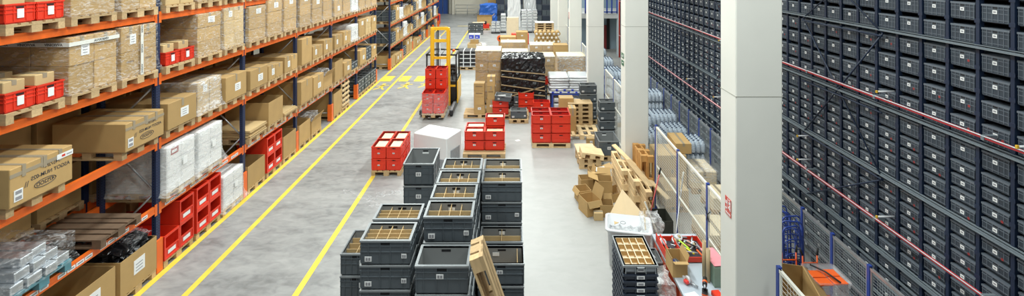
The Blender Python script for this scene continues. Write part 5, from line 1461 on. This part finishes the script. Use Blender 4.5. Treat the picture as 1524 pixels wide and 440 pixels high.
m = MB(); m.tube([(-.10, .22, .0), (.0, .0, .03), (.08, -.22, .01)], .014, BLACK, 6); tag(m.build('black_strap', None, (cx_, cy_, .95)), 'black strap across orange panels of clear box', 'strap')

def htruck(x, y, rz, label):
    r = empty('hand_truck', (x, y, 0), rz, label, 'hand truck', None)
    m = MB(); w_ = .18; h_ = 1.12
    pts = [(-w_, 0, .12), (-w_, .04, h_ - .12)] + [(-w_ + .08 * (1 - math.cos(a)) , .04, h_ - .12 + .1 * math.sin(a)) for a in (.5, 1.0, 1.5)] + [(w_ - .08 * (1 - math.cos(a)), .04, h_ - .12 + .1 * math.sin(a)) for a in (1.5, 1.0, .5)] + [(w_, .04, h_ - .12), (w_, 0, .12)]
    m.tube(pts, .014, BLUEP, 8); 
    for z_ in (.35, .6, .85): m.tube([(-w_, .02, z_), (0, .05, z_ + .02), (w_, .02, z_)], .010, BLUEP, 6)
    m.tube([(-.08, .02, .15), (-.08, .04, .85)], .009, BLUEP, 6); m.tube([(.08, .02, .15), (.08, .04, .85)], .009, BLUEP, 6)
    for s in (-1, 1): m.tube([(s * w_, .04, h_ - .22), (s * w_, .16, h_ - .14), (s * w_, .20, h_ - .26), (s * w_, .05, h_ - .42)], .011, BLUEP, 6)
    m.build('frame', r)
    m = MB(); m.box(-.2, .2, -.22, .0, .02, .03, BLUEP); m.build('toe_plate', r)
    for s in (-1, 1):
        m = MB(); m.tube([(s * .24 - .025, .09, .13), (s * .24 + .025, .09, .13)], .13, RUBBER, 16); m.tube([(s * .24 - .028, .09, .13), (s * .24 + .028, .09, .13)], .06, BLUEP, 12); m.build('wheel', r)
for i in range(5):
    htruck(4.93 + .08 * (i % 3) + .02 * i, 8.25 + .17 * i, (.25, -.15, .1, -.3, .2)[i], ('nearest blue hand truck parked by nearest column', 'second blue hand truck of the parked row', 'middle blue hand truck of the parked row', 'fourth blue hand truck of the parked row', 'rearmost blue hand truck parked by the bin fence')[i])
for i in range(2):
    x, y = 4.62 + .30 * i, 7.82 - .08 * i
    r = empty('orange_trolley', (x, y, 0), 0, ('orange trolley with black grips beside blue hand trucks', 'orange trolley with black grips beside mesh fence')[i], 'trolley')
    m = MB()
    for s in (-1, 1): m.tube([(s * .12, 0, .1), (s * .12, .03, .92)], .013, ORBRIGHT, 6)
    m.tube([(-.12, .02, .80), (.12, .02, .80)], .012, ORBRIGHT, 6); m.tube([(-.12, .02, .5), (.12, .02, .5)], .012, ORBRIGHT, 6); m.build('frame', r)
    for s in (-1, 1):
        m = MB(); m.tube([(s * .12, .03, .92), (s * .15, .06, 1.02)], .017, RUBBER, 8); m.build('grip', r)
        m = MB(); m.tube([(s * .13 - .02, .05, .1), (s * .13 + .02, .05, .1)], .098, RUBBER, 14); m.build('wheel', r)

# ------------------------------------------------------------------ far centre and end wall
def bclock(px0, px1, base, ztop, depth, m_, name, label, cat, chamfer=.02, loc=None):
    a, b = P(px0, base), P(px1, base); m = MB(); w_ = b[0] - a[0]; m.cbox(-w_ / 2, w_ / 2, -depth / 2, depth / 2, 0, ztop, m_, chamfer)
    o = m.build(name, None, ((a[0] + b[0]) / 2, a[1] + depth / 2, .002)); tag(o, label, cat); return o
# strapped black load
q = P(694.5, 104); pallet((q[0], q[1] + .5, .001), 0, 'pallet under the white strapped black load', lx=.95, ly=1.0)
m = MB()
for k in range(4): m.cbox(-.47, .47, -.48, .48, k * .22, k * .22 + .20, BLACK, .02)
o = m.build('black_parts_load', None, (q[0], q[1] + .5, .147)); tag(o, 'black parts load tied with white straps near the yellow line', 'strapped load')
m = MB()
for x in (-.2, .18): m.box(x, x + .05, -.49, -.482, 0, .87, WHITEP); m.box(x, x + .05, -.49, .49, .862, .868, WHITEP)
for z in (.03, .23, .45, .67): m.box(-.48, .48, -.489, -.481, z, z + .04, WHITEP)
m.build('white_strap', o)
q = P(704, 86); pallet((q[0] - .0, q[1] + 1.2, .001), 0, 'pallet under the blue and white buckets', lx=.9, ly=.8)
carton(.85, .75, .55, (q[0], q[1] + 1.2, .146), 0, 'film covered low carton beneath blue and white boxes', m=CARD2)
carton(.5, .5, .25, (q[0] - .0, q[1] + 1.2, .70), 0, 'brown carton directly beneath blue and white boxes', m=CARD)
for i in range(2):
    m = MB(); m.cbox(-.18, .18, -.2, .2, 0, .36, WHITEP, .015); o = m.build('blue_white_box', None, (q[0] - .19 + .38 * i, q[1] + 1.2, .953)); tag(o, ('wider', 'narrower')[i] + ' blue and white printed box on small carton', 'box')
    n = MB(); n.box(-.15, .15, -.205, -.2, .06, .28, mat('blue_print', (.02, .05, .55), .5)); n.box(-.1, .05, -.207, -.205, .13, .17, PAPER); n.build('blue_label', o)
film(P(712, 84)[0] - .1, P(722, 84)[0], 29.0, 30.0, .002, .7, 'pale film bundle beside the blue and white boxes', FILMH, .05, amp=.08, name='film_bundle')
for i in range(3):
    for j in range(2): crate('grey', (P(707.5, 52)[0] - .31 + .61 * j, P(707, 52)[1] + .4, .002 + i * .311), 0, '%s %s grey crate at end of yellow line' % (('bottom', 'middle', 'top')[i], ('outer', 'inner')[j]))
    if i == 2: 
        m = MB(); m.box(-.5, .5, -.2, .2, 0, .02, CARDW); tag(m.build('cardboard_sheet', None, (P(712, 52)[0], P(707, 52)[1] + .4, .95), .1), 'pale sheet lying on grey crates at end of yellow line', 'sheet')
q = P(722, 45); pallet((q[0], q[1] + .3, .001), 0, 'pallet under red case near blue bags', lx=.8, ly=.6)
m = MB(); m.cbox(-.35, .35, -.25, .25, 0, .38, REDP, .03); m.cbox(-.08, .12, -.3, .0, .38, .62, BLACK, .03); tag(m.build('red_machine', None, (q[0], q[1] + .3, .147)), 'small red machine with black top near blue bags', 'machine')
q = P(721, 39); pallet((q[0], q[1] + .5, .001), 0, 'pallet under big brown carton near blue bags', lx=1.4, ly=1.0)
open_carton(1.35, .95, .75, (q[0], q[1] + .5, .147), 0, 'big brown open carton near blue bags', flaps=(('-y', .2, 50), ('+x', .3, 40)))
film(P(716, 33)[0], P(738, 33)[0], 45.3, 46.6, .01, 1.75, 'bright blue plastic wrapped load near end wall', BLUEB, .05, amp=.15, name='blue_wrapped_load')
palwrap(726, 741, 26, 4.2, 0, 'tall brown carton tower beside dark crate wall', nx=1, nz=3, f=None, prnt=None, depth=1.0)
# silver profile bundles
for (a_, b_, base, zt, nm) in ((731, 737.5, 50, .95, 'lowest'), (738, 744, 50, .95, 'second'), (745, 753, 49, 1.55, 'third'), (776, 784, 49, 1.9, 'fourth'), (785, 792, 49, 1.8, 'fifth'), (793, 800, 49, 1.9, 'sixth')):
    q = P((a_ + b_) / 2, base); w_ = P(b_, base)[0] - P(a_, base)[0]; m = MB(); n = int(zt / .12)
    for k in range(n): m.cbox(-w_ / 2 + .03 * (k % 2), w_ / 2 - .02 * (k % 3), -.4, .4, .12 + k * .12, .12 + k * .12 + .10, WHITEW if k % 2 else GALV, .02)
    m.box(-w_ / 2, w_ / 2, -.4, .4, 0, .12, BLACK)
    o = m.build('layered_silver_stack', None, (q[0], q[1] + .4, .002)); tag(o, '%s pale silver layered pile before the dark crate wall' % nm, 'layered pile')
for (a_, b_, base, zt, nm) in ((756, 764, 40, 2.5, 'whitish bag pile rising behind the beige panel'), (765, 774, 40, 2.6, 'whitish bag pile beside the first rising pile'), (780, 788, 40, 2.6, 'grey bag pile on black tray'), (788, 797, 40, 2.9, 'slanted grey bag pile before dark crates')):
    q = P((a_ + b_) / 2, base); w_ = P(b_, base)[0] - P(a_, base)[0]
    film(q[0] - w_ / 2, q[0] + w_ / 2, q[1], q[1] + .8, .002, zt, nm, SILF if 'grey' in nm else WHITEW, .0, amp=.06, name='bag_pile')
bclock(754, 772, 57, 1.6, .5, CARDW, 'beige_panel_box', 'upright plain beige box before the pale bag piles', 'box')
bclock(761, 787, 66, .75, .5, REDP, 'red_sheet_box', 'low bright red box between beige box and rolls', 'box')
# tape rolls and roll pallets
for i in range(3):
    m = MB(); m.tube([(0, -.15, .2), (0, .15, .2)], .2, ORBRIGHT if i != 1 else BLACK, 14); m.tube([(0, -.16, .2), (0, .16, .2)], .09, BLACK, 10); tag(m.build('orange_roll', None, (P(744 + 3.5 * i, 70)[0], P(744, 70)[1], .01 + .4), 0), ('first', 'dark middle', 'last')[i] + ' roll of row beside low brown cartons', 'roll')
bclock(742, 756, 70, .40, .5, CARD, 'cardboard_box', 'flat carton carrying the orange rolls', 'cardboard box')
q = P(815, 92); rr = random.Random(2)
pallet((q[0], q[1] + .5, .001), 0, 'pallet under the pile of brown rolls', lx=1.6, ly=1.0)
for row in range(7):
    for i in range(6 - (row % 2)):
        m = MB(); m.tube([(0, -.4, 0), (0, .4, 0)], .125, CARD, 14); m.tube([(0, -.404, 0), (0, .404, 0)], .06, PAPER, 10)
        tag(m.build('cardboard_roll', None, (q[0] - .64 + .256 * i + .128 * (row % 2), q[1] + .5, .275 + row * .225)), '%s brown roll with white core, %s row up of roll pile by column' % (ORD[i], ORD[row]), 'roll', 'brown rolls piled beside the column')
q2 = P(814, 80)
for i in range(8): pallet((q2[0] - .1, q2[1] + .9, .001 + i * .22), 0, '%s pallet of tall pile behind brown rolls' % ['bottom', 'second', 'third', 'fourth', 'fifth', 'sixth', 'seventh', 'top'][i], WOOD, lx=1.1, ly=.8) if False else None
m = MB()
zt = 0
pallet((q2[0] - .1, q2[1] + 1.0, .001), 0, 'bottom pallet of tall pile behind brown rolls')
for i in range(1, 13): pallet((q2[0] - .1, q2[1] + 1.0, .001 + i * .1445), 0, 'wooden pallet, %s up in tall pile behind the brown rolls' % ORD[i], WOOD, 'pallets of the tall pile behind the rolls')
m = MB(); m.box(-.6, .6, -.4, .4, 0, .02, WHITEB); tag(m.build('white_cover_sheet', None, (q2[0] - .1, q2[1] + 1.0, .001 + 13 * .1445)), 'white sheet covering tall pallet pile behind rolls', 'sheet')
# dark crate wall at the end: towers of big dark crates under film
names = ['first', 'second', 'third', 'fourth', 'fifth', 'sixth']
for i, (a_, b_) in enumerate(((738, 750.5), (751, 763.5), (764, 778.5), (780, 793), (793.5, 806.5), (807, 820))):
    for k in range(9):
        q = P((a_ + b_) / 2, 31); w_ = P(b_, 31)[0] - P(a_, 31)[0]
        m = MB(); m.cbox(-w_ / 2, w_ / 2, -.5, .5, 0, .55, TRAY if (i + k) % 2 else GREY, .02); m.box(-w_ / 2 - .01, w_ / 2 + .01, -.51, .51, .48, .54, mat('dark_crate_band', (.10, .11, .14), .3)); 
        m.box(-.03, .03, -.51, -.5, .05, .48, TRAY); 
        o = m.build('dark_stacking_box', None, (q[0], q[1] + .5, .002 + k * .551)); tag(o, 'dark box, level %s, %s tower of the dark wall near the end' % (['one', 'two', 'three', 'four', 'five', 'six', 'seven', 'eight', 'nine'][k], names[i]), 'box')
q = P(780, 33); m = MB(); m.box(q[0] - .04, q[0] + .04, q[1] - .1, q[1] - .05, 0, 5, WOODN); tag(m.build('wooden_batten'), 'upright wooden batten standing before dark box towers', 'batten')
m = MB(); q = P(785, 31); m.box(-.13, .13, -.01, 0, 0, .18, mat('yellow_note', (.75, .72, .1), .6)); tag(m.build('yellow_note', None, (q[0] - .02, q[1] - .02, 3.55)), 'yellow note stuck on a dark box tower', 'note')
# end wall features
q = P(655, 19); m = MB(); m.box(-7.9, -7.3, 53.85, 53.95, 0, 10, mat('dark_blue_door', (.02, .07, .28), .5)); struct(m.build('door_1'))
m = MB(); m.box(-9.4, -7.95, 53.7, 53.9, 0, 9, MC['dark_blue_door']); m.box(-7.3, -7.2, 53.6, 54, 0, 9.5, mat('dark_grey_frame', (.08, .09, .10), .5)); struct(m.build('door_2'))
m = MB(); m.box(-6.8, -6.55, 53.3, 54, 0, 10, WALLM); struct(m.build('trim_2'))
m = MB(); m.box(-6.5, -5.5, 53.85, 53.98, 3.6, 6.5, mat('window_glass_dark', (.10, .11, .12), .15)); struct(m.build('window_1'))
m = MB(); m.box(-6.6, -6.5, 53.8, 53.99, 3.5, 6.6, WHITEP); m.box(-5.5, -5.4, 53.8, 53.99, 3.5, 6.6, WHITEP); m.box(-6.6, -5.4, 53.8, 53.99, 3.45, 3.6, WHITEP); struct(m.build('trim_3'))
r = empty('metal_railing', (-4, 52.6, 0), 0, 'grey metal stair railing in front of the far end wall', 'railing')
for x in (-2.3, -1.0, 0.2, 1.4, 2.0): m = MB(); m.tube([(x, 0, 0), (x, 0, 1.15)], .03, GALV, 6); m.build('railing_post', r)
for (a_, b_) in (((-2.3, 0, 1.12), (2.0, 0, 1.12)), ((-2.3, 0, .75), (2.0, 0, .75)), ((-2.3, 0, .4), (2.0, 0, .4)), ((-.3, -.3, .0), (1.7, -.3, 1.25)), ((.3, -.3, 0), (1.7, -.3, .9)), ((.9, -.3, 0), (1.7, -.3, .5))): m = MB(); m.tube([a_, b_], .025, GALV, 6); m.build('rail', r)
# far rack-side clutter: red round sign/machine
q = P(652, 36); m = MB(); m.cbox(-.3, .3, -.2, .2, 0, 1.0, REDP, .08); m.lathe([(.1, 1.0), (.1, 1.02)], WHITEP, 12); tag(m.build('red_cabinet', None, (q[0] - .1, q[1], .0)), 'small red cabinet at far end of second rack', 'cabinet')

# mezzanine with blue windows behind the fence bottles
MZ = 29.5
m = MB(); m.box(3.6, 8.2, MZ, MZ + 4, 2.30, 2.62, mat('mezzanine_slab', (.55, .56, .55), .8)); struct(m.build('trim_4'))
m = MB(); m.box(3.6, 8.2, MZ + 2.2, MZ + 2.4, 0, 2.3, mat('blue_grey_wall', (.32, .42, .50), .7)); m.box(3.6, 8.2, MZ + 3.5, MZ + 3.7, 2.62, 10, MC['blue_grey_wall']); struct(m.build('wall_mezzanine'))
m = MB(); m.box(6.62, 7.6, MZ - .6, MZ + .3, 0, 10, mat('pale_blue_cladding', (.52, .62, .68), .7)); struct(m.build('wall_side'))
m = MB(); m.tube([(6.58, MZ - .7, 0), (6.58, MZ - .7, 10)], .05, SIGNR, 8); tag(m.build('red_standpipe'), 'vertical dark red pipe on pale blue cladding', 'pipe')
wr_ = empty('blue_window_frame', (4, MZ - .02, 2.62), 0, 'blue framed glazing above the mezzanine slab', 'window frame')
for x in (.6, 1.25, 1.95, 2.25, 2.58): m = MB(); m.box(x - .04, x + .04, -.05, .03, 0, 4, BLUEP); m.build('mullion', wr_)
for z in (.05, 1.5): m = MB(); m.box(.56, 2.62, -.05, .03, z, z + .07, BLUEP); m.build('crossbar', wr_)
m = MB(); m.box(5.9, 6.5, MZ + 2.1, MZ + 2.18, 0, 1.6, mat('dark_red_door', (.25, .03, .03), .5)); m.box(6.35, 6.55, MZ + 2.05, MZ + 2.1, 0, 2.3, BLACK); struct(m.build('door_3'))
